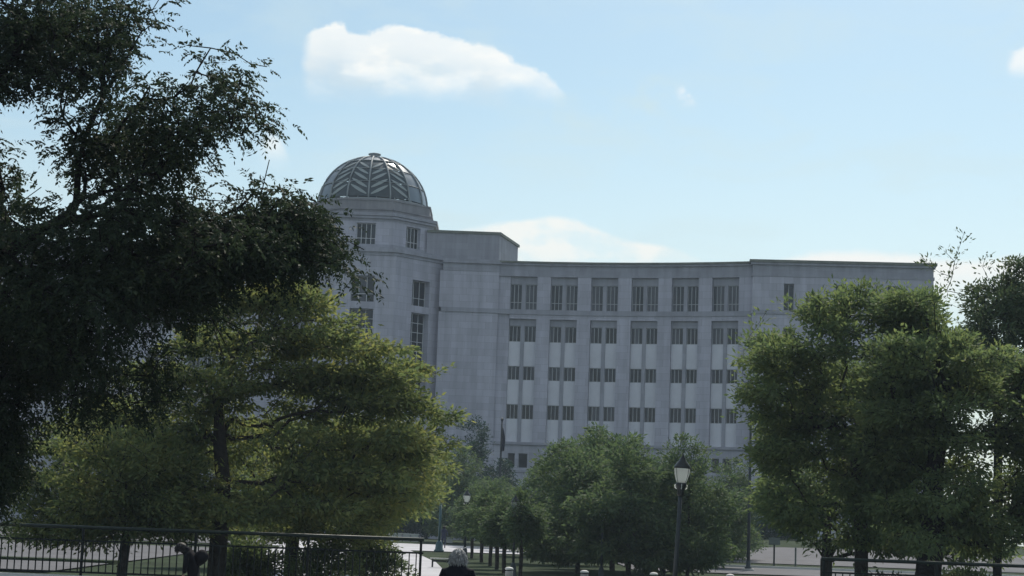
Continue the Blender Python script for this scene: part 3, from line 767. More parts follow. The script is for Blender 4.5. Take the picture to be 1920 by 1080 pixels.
t = make_tree('shade_tree', tr, lob, 1000, M['lf_mid'], M['bark'], 40, .14, .062, 22, b3, -.3, 1.2, .16, 'leaf', .2, extra=ext)
tag(t, 'tree whose trunk forks into three stems, behind the right half of left railing', 'tree')
Y4 = 45.0
b4 = gz(232, Y4)
tr = [(0, 0, 0), (.03, 0, .9), (.08, 0, 1.6)] + trunk_px([(240, 970, Y4), (243, 930, Y4)], b4)
lob = lobes_px([(150, 930, 45, 140, 50, 1.6, 1), (230, 870, 45.5, 150, 70, 2.0, .9), (90, 990, 45, 70, 25, 1.0, .8), (320, 950, 45, 80, 40, 1.3, .8), (200, 985, 45, 60, 20, .9, .6), (130, 1000, 45, 110, 22, .9, .9), (310, 990, 45, 90, 25, .9, .8)], b4)
ext = trunk_px([(205, 1005, Y4), (190, 990, Y4), (228, 990, Y4)], b4)
t = make_tree('shade_tree', tr, lob, 700, M['lf_mid'], M['bark'], 40, .13, .058, 23, b4, -.3, 1.2, .15, 'leaf', .13, extra=ext)
tag(t, 'slender tree with a leaning thin trunk behind the left end of railing', 'tree')
Y5 = 66.0
b5 = gz(678, Y5)
tr = [(0, 0, 0), (0, 0, 1.5)] + trunk_px([(682, 960, Y5), (684, 900, Y5), (684, 850, Y5)], b5)
lob = lobes_px([(650, 880, 66, 120, 80, 2.4, 1), (740, 930, 66, 60, 45, 1.6, 1), (560, 930, 66, 120, 60, 2.4, 1), (450, 960, 68, 140, 40, 2.0, .8)], b5)
t = make_tree('shade_tree', tr, lob, 700, M['lf_right'], M['bark'], 34, .19, .085, 24, b5, -.4, .9, .2, 'leaf', .26)
tag(t, 'further tree with straight grey trunk just left of the light path', 'tree')

# right hand trees
Y6 = 50.0
b6 = gz(1617, Y6)
tr = [(0, 0, 0), (-.02, 0, 1.0)] + trunk_px([(1615, 1010, Y6), (1613, 960, Y6), (1608, 900, Y6), (1600, 820, Y6)], b6)
lob = plates([(556, 1570, 1620), (580, 1510, 1700), (620, 1445, 1740), (660, 1412, 1750), (720, 1405, 1750), (800, 1412, 1740), (860, 1412, 1720), (920, 1420, 1700), (970, 1470, 1690), (1000, 1500, 1640)], 49.6, 1.8, (38, 70), (15, 26), 31, b6, 72)
ext = trunk_px([(1478, 560, 50), (1440, 580, 50), (1395, 655, 50), (1392, 700, 50), (1385, 745, 49.9), (1400, 780, 49.9), (1578, 535, 50.2), (1670, 555, 50), (1420, 610, 50), (1530, 590, 50), (1635, 1000, Y6), (1596, 990, Y6), (1405, 850, 49.8), (1500, 1000, 49.8)], b6)
t = make_tree('shade_tree', tr, lob, 2500, M['lf_right'], M['bark'], 26, .15, .068, 31, b6, -.45, 1.3, .15, 'leaf', .19, extra=ext, flat=.5)
tag(t, 'bushy green tree with clustered stems in front of the right pavilion', 'tree')
Y7 = 47.0
b7 = gz(1740, Y7)
tr = [(0, 0, 0), (0, 0, 1.1)] + trunk_px([(1746, 1015, Y7), (1748, 960, Y7), (1752, 880, Y7), (1765, 800, Y7)], b7)
lob = plates([(575, 1650, 1740), (610, 1640, 1780), (650, 1640, 1830), (700, 1640, 1960), (760, 1620, 2000), (900, 1620, 2010), (960, 1640, 2010), (1005, 1660, 2000)], 46.9, 1.9, (45, 80), (16, 28), 33, b7, 73)
ext = trunk_px([(1700, 985, Y7), (1790, 985, Y7), (1680, 950, Y7), (1815, 955, Y7)], b7)
t = make_tree('shade_tree', tr, lob, 2500, M['lf_right'], M['bark_dark'], 31, .14, .062, 32, b7, -.4, 1.2, .15, 'leaf', .33, extra=ext, flat=.65)
tag(t, 'dark tree with a thick forking trunk behind the right railing', 'tree')
Y8 = 58.0
b8 = gz(1870, Y8)
tr = [(0, 0, 0), (0, 0, 2.5)] + trunk_px([(1872, 800, Y8), (1862, 700, Y8), (1850, 620, Y8)], b8)
lob = lobes_px([(1850, 610, 58, 80, 70, 1.8, .8), (1900, 540, 58, 45, 60, 1.3, .9), (1800, 640, 58, 60, 60, 1.5, .8), (1930, 640, 58, 70, 90, 1.8, .9), (1870, 720, 58, 110, 60, 2.2, .9), (1780, 560, 58, 22, 60, .7, .3), (1770, 620, 58, 45, 55, 1.2, .8), (1820, 570, 58, 45, 40, 1.0, .7), (1870, 570, 58, 60, 60, 1.2, .9), (1940, 560, 58, 60, 80, 1.4, .9), (1830, 690, 58, 100, 70, 2, 1)], b8)
ext = trunk_px([(1808, 435, 58), (1800, 460, 58), (1790, 490, 58), (1785, 520, 58), (1770, 470, 58), (1730, 482, 58), (1740, 495, 58), (1760, 510, 58), (1850, 478, 58), (1842, 500, 58), (1830, 540, 58), (1775, 545, 58), (1905, 485, 58), (1918, 500, 58)], b8)
t = make_tree('shade_tree', tr, lob, 1150, M['lf_back'], M['bark_dark'], 26, .14, .06, 33, b8, .1, 1.9, .13, 'leaf', .14, extra=ext, bf=.2)
tag(t, 'tall sparse backlit tree with wispy top twigs at the right edge', 'tree')
Y9 = 60.0
b9 = gz(1550, Y9)
tr = [(0, 0, 0), (0, 0, 1.2)] + trunk_px([(1552, 960, Y9), (1550, 920, Y9)], b9)
lob = lobes_px([(1530, 960, 60, 70, 50, 1.8, 1), (1490, 930, 60, 70, 60, 1.8, 1), (1600, 930, 60, 70, 60, 1.8, 1), (1680, 980, 60, 90, 60, 2, 1), (1800, 1000, 60, 130, 50, 2, 1), (1560, 1010, 60, 60, 25, 1.2, .7)], b9)
t = make_tree('shade_tree', tr, lob, 800, M['lf_right'], M['bark'], 36, .17, .08, 34, b9, -.5, 1, .18, 'leaf', .2)
tag(t, 'low spreading light green tree behind the clustered stems, by the forecourt lawn', 'tree')

def shrub(px, Y, H, R_, seed, matl, label):
    b = gz(px, Y); r = random.Random(seed); lob = []
    for k in range(6):
        a = 2*math.pi*k/6+r.uniform(-.4, .4); q = R_*r.uniform(.3, .6); lob.append((q*math.cos(a), q*math.sin(a)*.6, H*r.uniform(.3, .75), R_*.45, R_*.35, H*.26, 1))
    t = make_tree('shrub', [(0, 0, 0), (.02, 0, H*.12), (0, .02, H*.25)], lob, 170, matl, M['bark_dark'], 30, .12, .055, seed, b, -.6, 1.5, .11, 'leaf', .05, sides=5)
    tag(t, label, 'shrub', 'shrubs behind the railings')
shrub(470, 49.5, 1.7, .9, 81, M['lf_right'], 'shrub between the thick trunk and the forked trunk behind the left railing')
shrub(612, 50.5, 1.9, 1.2, 82, M['lf_right'], 'shrub right of the forked trunk behind the left railing')
shrub(702, 51.5, 1.8, 1.0, 83, M['lf_back'], 'loose shrub behind the right end of the left railing')
shrub(1662, 49.0, 1.3, .9, 84, M['lf_back'], 'low shrub between the clustered stems and thick trunk, right railing')
shrub(1850, 49.0, 1.5, 1.3, 85, M['lf_back'], 'low shrub right of the thick forking trunk, right railing')
# avenue trees in the middle: three crown shapes copied along the rows
def avenue_proto(seed, H, R_, matl, per=30, natt=760, young=False):
    tr = [(0, 0, 0), (.02, .02, H*.09), (0, .03, H*.2), (0, .03, H*.34), (.05, 0, H*.5), (0, 0, H*.68)]
    r = random.Random(seed); lob = []
    for k in range(9):
        a = 2*math.pi*k/9+r.uniform(-.3, .3); q = r.uniform(.42, .68)*R_
        lob.append((q*math.cos(a), q*math.sin(a), H*r.uniform(.2, .58), R_*r.uniform(.38, .54), R_*r.uniform(.38, .54), H*r.uniform(.15, .22), 1))
    for k in range(5):
        a = 2*math.pi*k/5+r.uniform(-.4, .4); lob.append((.5*R_*math.cos(a), .5*R_*math.sin(a), H*r.uniform(.13, .20), R_*.46, R_*.46, H*.1, 1.1))
    if young: lob = [(x, y, H*.36+z*.68, rx, ry, rz*.8, w_) for x, y, z, rx, ry, rz, w_ in lob]
    lob += [(0, 0, H*.82, R_*.42, R_*.42, H*.17, 1), (R_*.2, -R_*.2, H*.7, R_*.5, R_*.5, H*.16, 1)]
    return make_tree('avenue_tree', tr, lob, natt, matl, M['bark'], per, .20, .095, seed, (0, 0, 0), -.4, 1.2, .17, 'leaf', .12, flat=.6, sides=5)
protos = [avenue_proto(51, 7.2, 2.9, M['lf_centre']), avenue_proto(52, 6.6, 2.7, M['lf_centre']), avenue_proto(53, 7.8, 3.1, M['lf_centre'])]
youngp = [avenue_proto(61, 5.2, 1.5, M['lf_centre'], 30, 260, True), avenue_proto(62, 5.0, 1.35, M['lf_centre'], 30, 240, True)]
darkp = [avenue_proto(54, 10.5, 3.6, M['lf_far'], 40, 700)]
used = set()
def put(p, px, Y, s, rz, label, group=None):
    if p not in used: o = p; used.add(p)
    else: o = copy_tree(p)
    b = gz(px, Y); o.location = b; o.rotation_euler = (0, 0, rz); o.scale = (s*rr_.uniform(1.0, 1.25), s*rr_.uniform(.9, 1.1), s*rr_.uniform(.88, 1.06))
    tag(o, label, 'tree', group or 'avenue trees between the path and the forecourt')
    return o
av = [ # px of the trunk's foot, distance, scale
 (1150, 84, .98, 'large round avenue tree in the middle, left of the near lamp post'),
 (1245, 80, .86, 'avenue tree directly behind the near lamp post'),
 (1066, 92, .84, 'avenue tree left of the large round middle one'),
 (1330, 96, .80, 'avenue tree between the near lamp post and the plain grey pole'),
 (1115, 104, 1.06, 'avenue tree with the highest crown top in the middle of the facade'),
 (1012, 108, .66, 'avenue tree with a thin trunk right of the bollards at the lawn edge'),
 (1215, 112, .92, 'avenue tree rising behind the lantern of the near lamp post'),
 (962, 120, .68, 'avenue tree right of the flagpole foot'),
 (1370, 118, .80, 'avenue tree whose crown touches the grey pole from behind'),
 (930, 130, .80, 'avenue tree below the flagpole'),
 (906, 136, .85, 'avenue tree just right of the white haired person'),
 (872, 146, .95, 'avenue tree standing behind the white haired person'),
 (845, 152, .92, 'last small avenue tree beside the teal lamp post'),
 (886, 99, .50, 'slim young tree nearest the teal lamp post, in the row along the path'),
 (905, 91, .49, 'slim young tree second from the teal post in the row along the path'),
 (921, 85, .48, 'slim young tree third from the teal post in the row along the path'),
 (934, 80, .48, 'slim young tree fourth from the teal post in the row along the path'),
 (948, 75, .46, 'slim young tree behind the bollard nearest the white haired person'),
 (978, 71, .46, 'slim young tree just right of the bollard nearest the white haired person'),
 (1180, 73, .86, 'low avenue tree at the front of the middle group, by the bollards'),
 (1290, 74, .72, 'low avenue tree at the front, right of the near lamp post'),
 (1085, 78, .80, 'low avenue tree at the front left of the middle group'),
]
rr_ = random.Random(9)
for i, (px, Y, s, lb) in enumerate(av):
    put(youngp[i % 2] if lb.startswith('slim') else protos[i % 3], px, Y, s*1.45 if lb.startswith('slim') else s, rr_.uniform(0, 6.28), lb)
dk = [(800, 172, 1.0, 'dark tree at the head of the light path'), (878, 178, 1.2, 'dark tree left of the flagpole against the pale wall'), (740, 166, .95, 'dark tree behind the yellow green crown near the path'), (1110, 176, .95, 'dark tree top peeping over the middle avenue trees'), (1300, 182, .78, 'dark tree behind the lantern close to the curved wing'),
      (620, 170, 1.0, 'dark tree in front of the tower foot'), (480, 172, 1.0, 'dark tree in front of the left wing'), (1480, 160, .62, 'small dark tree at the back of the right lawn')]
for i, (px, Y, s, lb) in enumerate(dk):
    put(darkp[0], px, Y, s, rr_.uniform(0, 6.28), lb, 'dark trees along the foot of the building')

# hedge along the lawn on the right
def hedge(x0, x1, y, h, seed, label):
    rs = np.random.RandomState(seed); n = 9000
    root = empty('hedge', ((x0+x1)/2, y, g((x0+x1)/2, y))); tag(root, label, 'hedge')
    C = np.stack([rs.uniform(x0, x1, n)-(x0+x1)/2, rs.normal(0, .35, n), rs.uniform(.05, h, n)+.12*np.sin(rs.uniform(0, 1)+np.linspace(0, 40, n))], 1)
    D = unit(rs.normal(size=(n, 3))+np.array([0, -.4, .4])); V, Fc = leaves(C, D, .16, .09, rs)
    link('foliage', quads_mesh('foliage', V, Fc, M['lf_far']), None, root)
    mb = MB()
    for k in range(int((x1-x0)/.6)):
        x = x0-(x0+x1)/2+.3+k*.6; mb.tube([(x, 0, -.1), (x+.05, .03, h*.5), (x+.1, -.02, h*.8)], [.03, .02, .01], 5)
    mb.build('stems', M['bark_dark'], root)
a, b = at(1385, 1000, 150), at(1500, 1000, 150)
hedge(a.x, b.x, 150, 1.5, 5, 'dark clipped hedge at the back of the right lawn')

# ------------------------------------------------------------------ railings
def railing(px0, px1, Y, py0, py1, label, posts, slope_px=0):
    A = at(px0, py0, Y); B = at(px1, py1, Y); B.z = A.z if abs(A.z-B.z) < .12 else B.z
    base = g(0, Y)+.045; top = (A.z+B.z)/2; H = 1.07; foot = top-H
    root = empty('railing', (A.x, Y, base)); tag(root, label, 'railing', 'green iron railings on the low wall')
    zt_ = top-base; L_ = B.x-A.x; zf = foot-base
    dz = (B.z-A.z)/2
    mb = MB(); mb.tube([(0, 0, zt_-.03), (L_*.5, 0, zt_-.03), (L_, 0, zt_-.03)], .038, 8); mb.build('top_rail', M['rail_green'], root, True)
    z2 = zt_-.32
    mb = MB(); mb.box(0, L_, -.018, .018, z2-.02, z2+.02); mb.build('lower_rail', M['iron'], root)
    mb = MB(); mb.box(0, L_, -.02, .02, zf+.05, zf+.09); mb.build('bottom_rail', M['iron'], root)
    pm = MB(); pm.box(-.027, .027, -.027, .027, zf, zt_-.05); pme = pm.mesh('post', M['iron'])
    px_ = []
    for q in posts:
        x = q; px_.append(x); link('post', pme, None, root, (x, 0, 0))
    bm_ = MB(); bm_.box(-.012, .012, -.012, .012, zf+.091, z2-.021); bme = bm_.mesh('baluster', M['iron'])
    n = int(L_/.152)
    for k in range(1, n):
        x = L_*k/n
        if min(abs(x-q) for q in px_) > .06: link('baluster', bme, None, root, (x, 0, 0))
    return A.x, B.x, foot
LR = at(795, 1014, 41).x
x0 = at(-60, 978, 41).x
Lt = LR-x0
postsL = [.04] + [Lt-.06-2.45*k for k in range(0, 6) if Lt-.06-2.45*k > .3]
ax, bx_, foot = railing(-60, 795, 41.0, 978, 1013, 'iron railing with green top rail on the left, ending at the path', postsL)
ax2, bx2, foot2 = railing(1540, 1985, 41.0, 1045, 1059, 'iron railing at the lower right corner in front of the dark trunk', [.06, 2.5, 4.95])
for (xa, xb, ft, lb) in ((ax-1, bx_+.15, foot, 'low white topped wall carrying the left railing'), (ax2-.15, bx2+1, foot2, 'low white topped wall carrying the right railing')):
    z0 = g(0, 41)+.045
    root = empty('low_wall', ((xa+xb)/2, 41, z0)); tag(root, lb, 'wall', 'low walls under the railings'); h = (xb-xa)/2
    mb = MB(); mb.box(-h, h, -.16, .16, -.05, ft-z0-.10); mb.build('wall_body', M['concrete'], root)
    n = max(2, int(2*h/1.5)); cm = MB(); wd = 2*h/n; cm.box(-wd/2+.004, wd/2-.004, -.22, .22, ft-z0-.10, ft-z0); cme = cm.mesh('coping_stone', M['white_conc'])
    for k in range(n): link('coping_stone', cme, None, root, (-h+wd*(k+.5), 0, 0))

# ------------------------------------------------------------------ lamp posts
def lamp_post():
    root = empty('lamp_post', (0, 0, 0))
    mb = MB(); mb.lathe([(.22, 0), (.22, .12), (.17, .18), (.15, .55), (.10, .68), (.075, .75)], 14); mb.build('base', M['post'], root, True)
    mb = MB(); mb.lathe([(.07, .7), (.06, 2.0), (.052, 3.16)], 12); mb.build('pole', M['post'], root, True)
    mb = MB(); mb.lathe([(.06, 3.1), (.10, 3.16), (.085, 3.24), (.12, 3.34), (.15, 3.40), (.15, 3.46), (.12, 3.47)], 14); mb.build('neck', M['black'], root, True)
    gl = MB(); gl.lathe([(.12, 3.47), (.16, 3.56), (.20, 3.70), (.215, 3.80), (.21, 3.86)], 18); gl.build('globe', M['globe'], root, True)
    cap = MB(); cap.lathe([(.235, 3.86), (.235, 3.89), (.20, 3.95), (.15, 4.02), (.11, 4.06), (.075, 4.13), (.03, 4.20), (.012, 4.27)], 18); cap.build('cap', M['black'], root, True)
    for k in range(4):
        a = k*math.pi/2+math.pi/4; c, s = math.cos(a), math.sin(a)
        mb = MB(); mb.tube([(.13*c, .13*s, 3.45), (.18*c, .18*s, 3.56), (.218*c, .218*s, 3.70), (.235*c, .235*s, 3.87)], .007, 5); mb.build('cage_bar', M['black'], root)
    for k in range(4):
        a = k*math.pi/2; c, s = math.cos(a), math.sin(a)
        mb = MB(); mb.tube([(.13*c, .13*s, 3.44), (.17*c, .17*s, 3.40), (.16*c, .16*s, 3.33), (.12*c, .12*s, 3.30)], .014, 6); mb.build('scroll', M['globe'], root)
    return root
lp0 = lamp_post(); GL = 'lantern lamp posts with frosted globes'
def put_lamp(px_top, py_top, Y, label, first=False, lean=0):
    o = lp0 if first else copy_tree(lp0)
    t_ = at(px_top, py_top, Y); b = g(t_.x, Y); s = (t_.z-b)/4.27
    o.location = (t_.x - math.tan(lean)*4.27*s, Y, b); o.rotation_euler = (0, lean, 0); o.scale = (s, s, s)
    tag(o, label, 'lamp post', GL); return o
put_lamp(1281, 850, 48.0, 'large near lamp post with white globe in front of the middle trees', True, math.radians(2.4))
o = put_lamp(828, 911, 112, 'teal lamp post beside the light path')
for ch in o.children:
    if ch.name.startswith(('base', 'pole')): ch.data = ch.data.copy(); ch.data.materials[0] = M['teal']; ch.scale = (1.5, 1.5, 1)
put_lamp(876, 917, 97.5, 'small distant lamp post with white globe left of the flagpole')
put_lamp(967, 927, 70.4, 'small lamp post with white globe amid leaves right of the flagpole')
put_lamp(1131, 944, 72.0, 'lamp post nearly hidden in the leaves of the middle trees')

# plain grey pole on a concrete footing
Y = 92.0; b = gz(1404, Y); z1070 = at(1403, 1066, Y)
pr = empty('light_pole', b); tag(pr, 'plain grey light pole on a round concrete footing by the right lawn', 'light pole')
fh = z1070.z-b[2]
mb = MB(); mb.lathe([(.30, -.1), (.30, fh-.06), (.27, fh)], 20); mb.build('footing', M['concrete'], pr, True)
mb = MB(); mb.lathe([(.17, fh), (.17, fh+.06), (.12, fh+.10), (.10, fh+.35), (.085, fh+.4)], 14); mb.build('base_flange', M['post'], pr, True)
mb = MB(); mb.lathe([(.085, fh+.38), (.075, fh+3), (.06, fh+7.2)], 12); mb.build('pole', M['post'], pr, True)
mb = MB(); mb.box(-.15, .15, -.8, .1, fh+7.2, fh+7.38); mb.build('lamp_head', M['black'], pr)

# bollards with pale domed tops
bp = empty('bollard', (0, 0, 0))
mb = MB(); mb.lathe([(.13, 0), (.13, .70), (.125, .74)], 16); mb.build('shaft', M['concrete'], bp, True)
mb = MB(); mb.lathe([(.10, .74), (.10, .80)], 16); mb.build('neck_ring', M['black'], bp, True)
mb = MB(); mb.lathe([(.135, .80), (.145, .83), (.13, .89), (.09, .93), (.03, .95)], 16); mb.build('cap', M['white_conc'], bp, True)
for i, (px, py, lb) in enumerate(((955, 1063, 'pale topped bollard nearest the white haired person'), (1096, 1069, 'pale topped bollard below the large round middle tree'), (1226, 1073, 'pale topped bollard just left of the near lamp post'), (1369, 1076, 'pale topped bollard left of the concrete pole footing'))):
    o = bp if i == 0 else copy_tree(bp)
    Yb = 62.0; t_ = at(px, py, Yb); s = (t_.z-g(t_.x, Yb))/.95
    o.location = (t_.x, Yb, g(t_.x, Yb)); o.scale = (1, 1, s); tag(o, lb, 'bollard', 'bollards in a row across the lawn edge')

# flagpole with a slack dark flag
Y = 176.0; tp = at(941.5, 784, Y); bt = at(935, 930, Y); zb = g(bt.x, Y)
fp = empty('flagpole', (tp.x, Y, zb)); tag(fp, 'dark flagpole with a limp dark flag against the pale wall', 'flagpole'); H = tp.z-zb
mb = MB(); mb.lathe([(.16, 0), (.13, .2), (.12, H*.4), (.075, H-.3)], 12); mb.build('pole', M['black'], fp, True)
mb = MB(); mb.lathe([(.03, H-.32), (.13, H-.2), (.13, H-.05), (.03, H)], 12); mb.build('finial', M['black'], fp, True)
mb = MB(); nu, nv = 7, 14; zf1 = at(940, 800, Y).z-zb; zf0 = at(940, 846, Y).z-zb
for j in range(nv+1):
    f = j/nv
    for i in range(nu+1):
        e = i/nu; wd = .10+.24*math.sin(math.pi*min(1, f*.75+.05))
        mb.v.append((.06+wd*e*.9, .18*math.sin(e*9+f*3)*(.4+f), zf1+(zf0-zf1)*f - .25*e*(1-f)))
for j in range(nv):
    for i in range(nu): mb.f.append((j*(nu+1)+i, j*(nu+1)+i+1, (j+1)*(nu+1)+i+1, (j+1)*(nu+1)+i))
o = mb.build('flag', M['flag'], fp, True); md = o.modifiers.new('t', 'SOLIDIFY'); md.thickness = .02

# pale blocks at the head of the path and a low bench
for i, (px, py, wpx, lb) in enumerate(((744, 1004, 18, 'left one of three white blocks at the path head'), (763, 1005, 13, 'middle one of three white blocks at the path head'), (778, 1006, 13, 'right one of three white blocks at the path head'), (843, 1012, 11, 'white block between the thin trunks right of the teal post'))):
    Y = 150.0; t_ = at(px, py-5, Y); z0 = g(t_.x, Y); h = max(.45, t_.z-z0); wd = wpx*Y/F/2
    root = empty('stone_block', (t_.x, Y, z0)); tag(root, lb, 'block', 'white blocks at the far end of the path')
    mb = MB(); mb.box(-wd, wd, -.3, .3, -.1, h-.12); mb.build('block_body', M['white_conc'], root)
    mb = MB(); mb.box(-wd-.04, wd+.04, -.34, .34, h-.12, h); mb.build('top_slab', M['white_conc'], root)
Y = 78.0; t_ = at(827, 1050, Y); z0 = g(t_.x, Y)
bn = empty('bench', (t_.x, Y, z0)); tag(bn, 'low dark bench with a pale seat beside the light path', 'bench')
for k in range(3):
    mb = MB(); mb.box(-.45, .45, -.2+k*.14, -.08+k*.14, .40, .44); mb.build('slat', M['white_conc'], bn)
for x in (-.38, .34):
    mb = MB(); mb.box(x, x+.06, -.18, .18, 0, .40); mb.build('leg', M['black'], bn)
mb = MB(); mb.box(-.32, .34, -.03, .03, .28, .36); mb.build('stretcher', M['black'], bn)

# small sign on the lawn, seen from behind, and a stake
Y = 108.0; t_ = at(1452, 1008, Y); z0 = g(t_.x, Y)
sg = empty('sign', (t_.x, Y, z0)); tag(sg, 'small sign panel on one post seen from behind on the right lawn', 'sign'); H = t_.z-z0
mb = MB(); mb.box(-.045, .045, -.045, .045, -.1, H); mb.build('post', M['black'], sg)
mb = MB(); mb.box(-.32, .32, -.09, -.05, H-.42, H); mb.build('panel', M['sign'], sg)
Y = 108.0; t_ = at(1492, 1026, Y); z0 = g(t_.x, Y)
mb = MB(); mb.lathe([(.05, -.1), (.05, t_.z-z0-.05), (.02, t_.z-z0)], 8)
o = mb.build('marker_post', M['sign']); o.location = (t_.x, Y, z0); tag(o, 'short thin marker post on the lawn right of the small sign', 'post')

# ------------------------------------------------------------------ people
def skin_body(name, pts, edges, parent, material, sub=2, root_i=0):
    """one continuous body: joints with radii grown with Skin + Subdivision"""
    me = bpy.data.meshes.new(name); me.from_pydata([p[:3] for p in pts], edges, []); me.materials.append(material)
    o = link(name, me, None, parent)
    sm = o.modifiers.new('skin', 'SKIN'); sm.use_smooth_shade = True
    lay = me.skin_vertices[0].data if me.skin_vertices else None
    if lay is None:
        bm = bmesh.new(); bm.from_mesh(me); bm.verts.layers.skin.verify(); bm.to_mesh(me); bm.free(); lay = me.skin_vertices[0].data
    for i, p in enumerate(pts):
        rx, ry = (p[3], p[4]) if len(p) > 4 else (p[3], p[3])
        lay[i].radius = (rx, ry); lay[i].use_root = (i == root_i)
    s = o.modifiers.new('sub', 'SUBSURF'); s.levels = sub; s.render_levels = sub
    return o
def fingers(parent, wrist, dirv, side, material):
    wr = Vector(wrist); d = Vector(dirv).normalized(); s = Vector(side).normalized(); n = d.cross(s)
    pts = [(*wr, .026), (*(wr+d*.05), .030), (*(wr+d*.09), .032)]; ed = [(0, 1), (1, 2)]
    hand = skin_body('hand', pts, ed, parent, material, 1)
    for k, (o_, ln) in enumerate(((-.03, .068), (-.010, .078), (.010, .074), (.029, .058))):
        p = wr+d*.085+s*o_
        q = [(*p, .009), (*(p+d*ln*.5+n*.008), .0085), (*(p+d*ln*.85+n*.03), .0075)]
        skin_body('finger', q, [(0, 1), (1, 2)], hand, material, 1)
    p = wr+d*.035-s*.03
    skin_body('thumb', [(*p, .011), (*(p+d*.03-s*.025), .010), (*(p+d*.06-s*.03), .0085)], [(0, 1), (1, 2)], hand, material, 1)
# grey haired person walking away, in front of the path
Yp = 23.0; hd_ = at(860, 1028, Yp); zg = g(0, Yp)+.03; Hh = hd_.z-zg
per = empty('person', (hd_.x, Yp, zg)); tag(per, 'white haired person in a black coat seen from behind on the path', 'person')
k = Hh/1.66
P = lambda x, y, z, *r: (x*k, y*k, z*k, *[q*k for q in r])
pts = [P(0, 0, .92, .155, .12), P(0, 0, 1.08, .15, .11), P(0, -.01, 1.25, .175, .125), P(0, 0, 1.36, .16, .105), P(0, .01, 1.42, .075, .07), P(0, .025, 1.49, .055, .055), P(0, .035, 1.545, .075, .085), P(0, .035, 1.60, .07, .08),
       P(.17, 0, 1.345, .068), P(.225, -.01, 1.18, .058), P(.245, .02, 1.04, .05), P(.235, .08, .88, .036),
       P(-.17, 0, 1.345, .068), P(-.225, -.01, 1.18, .058), P(-.245, .02, 1.04, .05), P(-.235, .08, .88, .036),
       P(.095, 0, .84, .105), P(.10, .05, .48, .07), P(.10, -.02, .10, .045), P(.10, .14, .04, .04),
       P(-.095, 0, .84, .105), P(-.10, -.02, .48, .07), P(-.10, -.14, .12, .045), P(-.10, .0, .04, .04)]
ed = [(0, 1), (1, 2), (2, 3), (3, 4), (4, 5), (5, 6), (6, 7), (3, 8), (8, 9), (9, 10), (10, 11), (3, 12), (12, 13), (13, 14), (14, 15), (0, 16), (16, 17), (17, 18), (18, 19), (0, 20), (20, 21), (21, 22), (22, 23)]
skin_body('body', pts, ed, per, M['coat'])
def hair_cap(parent, c, r, material, seed, n=2600, long=.085):
    rs = np.random.RandomState(seed)
    d = unit(rs.normal(size=(n, 3))); d = d[(d[:, 2] > -.55) & ~((d[:, 1] > .45) & (d[:, 2] < .35))]
    C = np.array(c)+d*np.array(r); D = unit(d*.2+np.array([0, -.1, -.8])+rs.normal(size=d.shape)*.22)
    V, Fc = leaves(C, D, long, .014, rs, .2); 
    mb = MB(); nu, nv = 14, 9
    for j in range(nv+1):
        th = math.pi*j/nv*.78
        for i in range(nu):
            ph = 2*math.pi*i/nu; q = 1+.05*math.sin(5*ph+j)
            mb.v.append((c[0]+r[0]*q*math.sin(th)*math.cos(ph), c[1]+r[1]*q*math.sin(th)*math.sin(ph), c[2]+r[2]*q*math.cos(th)))
    for j in range(nv):
        for i in range(nu): mb.f.append((j*nu+i, j*nu+(i+1) % nu, (j+1)*nu+(i+1) % nu, (j+1)*nu+i))
    vv = np.vstack([np.array(mb.v), V]); ff = np.vstack([np.array(mb.f), Fc+len(mb.v)])
    return link('hair', quads_mesh('hair', vv, ff, material, True), None, parent)
hair_cap(per, (0, .025*k, 1.545*k), (.098*k, .11*k, .115*k), M['hair'], 3, long=.06)
mb = MB()
for q, (z, rx, ry) in enumerate(((.62, .25, .19), (.80, .235, .175), (1.0, .215, .16), (1.18, .215, .155), (1.30, .212, .145), (1.385, .17, .12), (1.43, .10, .09), (1.455, .075, .08))):
    for i in range(20):
        a = 2*math.pi*i/20; wv = 1+.03*math.sin(6*a+q)*(1 if q < 4 else .3); mb.v.append((rx*k*wv*math.cos(a), ry*k*wv*math.sin(a), z*k))
for q in range(7):
    for i in range(20): mb.f.append((q*20+i, q*20+(i+1) % 20, (q+1)*20+(i+1) % 20, (q+1)*20+i))
mb.build('coat', M['coat'], per, True)
for sg_ in (1, -1): fingers(per, (sg_*.235*k, .085*k, .87*k), (0, .25, -1), (0, 1, .2), M['skin'])
mb = MB()                                         # ears and nose on the head
for sg_ in (1, -1): mb.lathe([(.004, -.03), (.02, -.015), (.022, .01), (.006, .032)], 8, (sg_*.085*k, .03*k, 1.535*k))
mb.lathe([(.016, -.02), (.012, 0), (.004, .03)], 8, (0, .125*k, 1.53*k))
mb.build('face_features', M['skin'], per, True)

# small figure beside the teal lamp post
Yd = 122.0; td = at(833, 986, Yd); zg3 = g(td.x, Yd)+.05; k3 = (td.z-zg3)/1.66
p3 = empty('person', (td.x, Yd, zg3)); tag(p3, 'small distant person in dark blue clothes beside the teal lamp post', 'person')
skin_body('body', [tuple(v/k*k3 for v in q) for q in pts], ed, p3, M['navy'])
hair_cap(p3, (0, .025*k3, 1.55*k3), (.095*k3, .105*k3, .10*k3), M['hair_d'], 5, 400, .05)
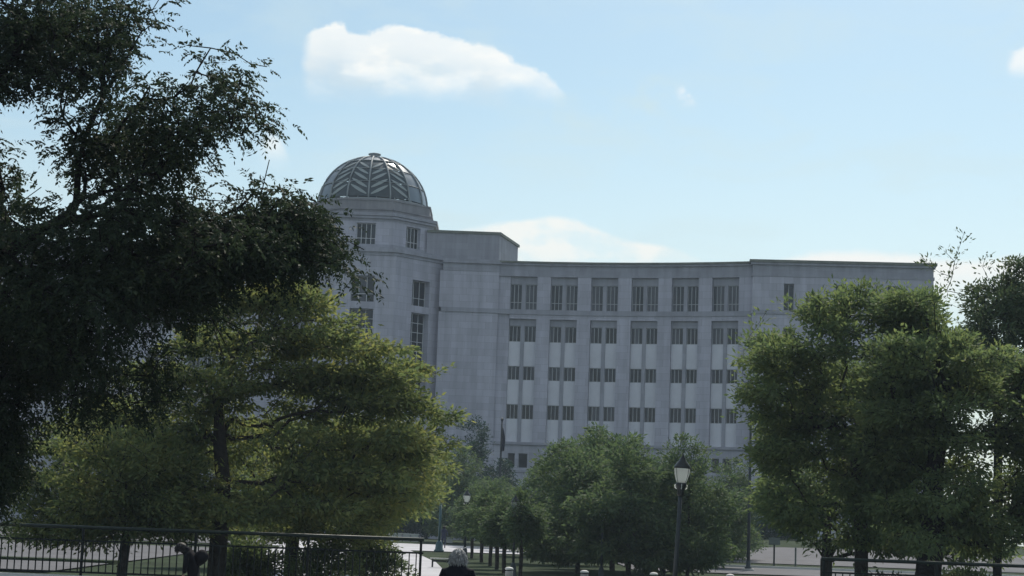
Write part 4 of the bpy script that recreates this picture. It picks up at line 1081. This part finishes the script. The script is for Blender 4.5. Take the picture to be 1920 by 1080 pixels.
# stooping person with a bulky pack by the left railing
Yq = 36.0; s = F/Yq
def q_(px, py, dy=0): v = at(px, py, Yq+dy); return v
bz = g(0, Yq)+.045; feet = q_(358, 1080)
p2 = empty('person', (feet.x, Yq, bz)); tag(p2, 'stooping person in dark clothes with a bulky pack beside the left railing', 'person')
def L2(px, py, r, r2=None, dy=0):
    v = q_(px, py, dy); return (v.x-feet.x, dy, v.z-bz, r, r2 or r)
def L3(x, y, z, r): return (x, y, z, r, r)
hip = L2(364, 1076, .15, .13); zh = hip[2]
pts = [hip, L2(363, 1058, .15, .13), L2(358, 1042, .17, .14), L2(351, 1034, .11, .11), L2(345, 1030, .08, .08), L2(340, 1029, .10, .10), L2(337, 1031, .085, .09),
       L2(350, 1046, .06, .06, -.17), L2(347, 1062, .05, .05, -.22), L2(345, 1076, .04, .04, -.2),
       L2(352, 1046, .06, .06, .17), L2(349, 1062, .05, .05, .22), L2(345, 1076, .04, .04, .2),
       L3(hip[0], -.1, zh-.1, .10), L3(hip[0]-.08, -.1, zh*.5, .07), L3(hip[0]+.02, -.1, .1, .045), L3(hip[0]-.12, -.1, .04, .04),
       L3(hip[0], .1, zh-.1, .10), L3(hip[0]+.05, .1, zh*.5, .07), L3(hip[0]+.18, .1, .1, .045), L3(hip[0]+.06, .1, .04, .04)]
ed = [(0, 1), (1, 2), (2, 3), (3, 4), (4, 5), (5, 6), (2, 7), (7, 8), (8, 9), (2, 10), (10, 11), (11, 12), (0, 13), (13, 14), (14, 15), (15, 16), (0, 17), (17, 18), (18, 19), (19, 20)]
skin_body('body', pts, ed, p2, M['dark_cloth'])
hp = L2(340, 1027, .1)
hair_cap(p2, (hp[0], 0, hp[2]), (.11, .11, .10), M['hair_d'], 8, 900, .05)
bpk = [L2(366, 1036, .14, .15), L2(376, 1046, .19, .19), L2(385, 1056, .14, .16)]
skin_body('backpack', bpk, [(0, 1), (1, 2)], p2, M['dark_cloth'])
for dy_ in (-.2, .2):
    v = L2(345, 1077, .1, .1, dy_); fingers(p2, v[:3], (-.2, 0, -1), (1, 0, 0), M['skin'])

# ------------------------------------------------------------------ haze
mb = MB(); mb.box(-950, 950, -350, 1050, -1.0, BZ+zz(280)+4)
hz = mb.mesh('haze', M['globe']); hz.materials.clear()
hm = bpy.data.materials.new('haze_air'); hm.use_nodes = True; hn = hm.node_tree.nodes; hn.clear()
ho = hn.new('ShaderNodeOutputMaterial'); pv = hn.new('ShaderNodeVolumePrincipled'); pv.inputs['Color'].default_value = (.70, .84, 1.0, 1)
pv.inputs['Density'].default_value = HAZE; pv.inputs['Anisotropy'].default_value = .0
hm.node_tree.links.new(pv.outputs[0], ho.inputs['Volume']); hz.materials.append(hm)
tag(link('haze', hz), kind='stuff')
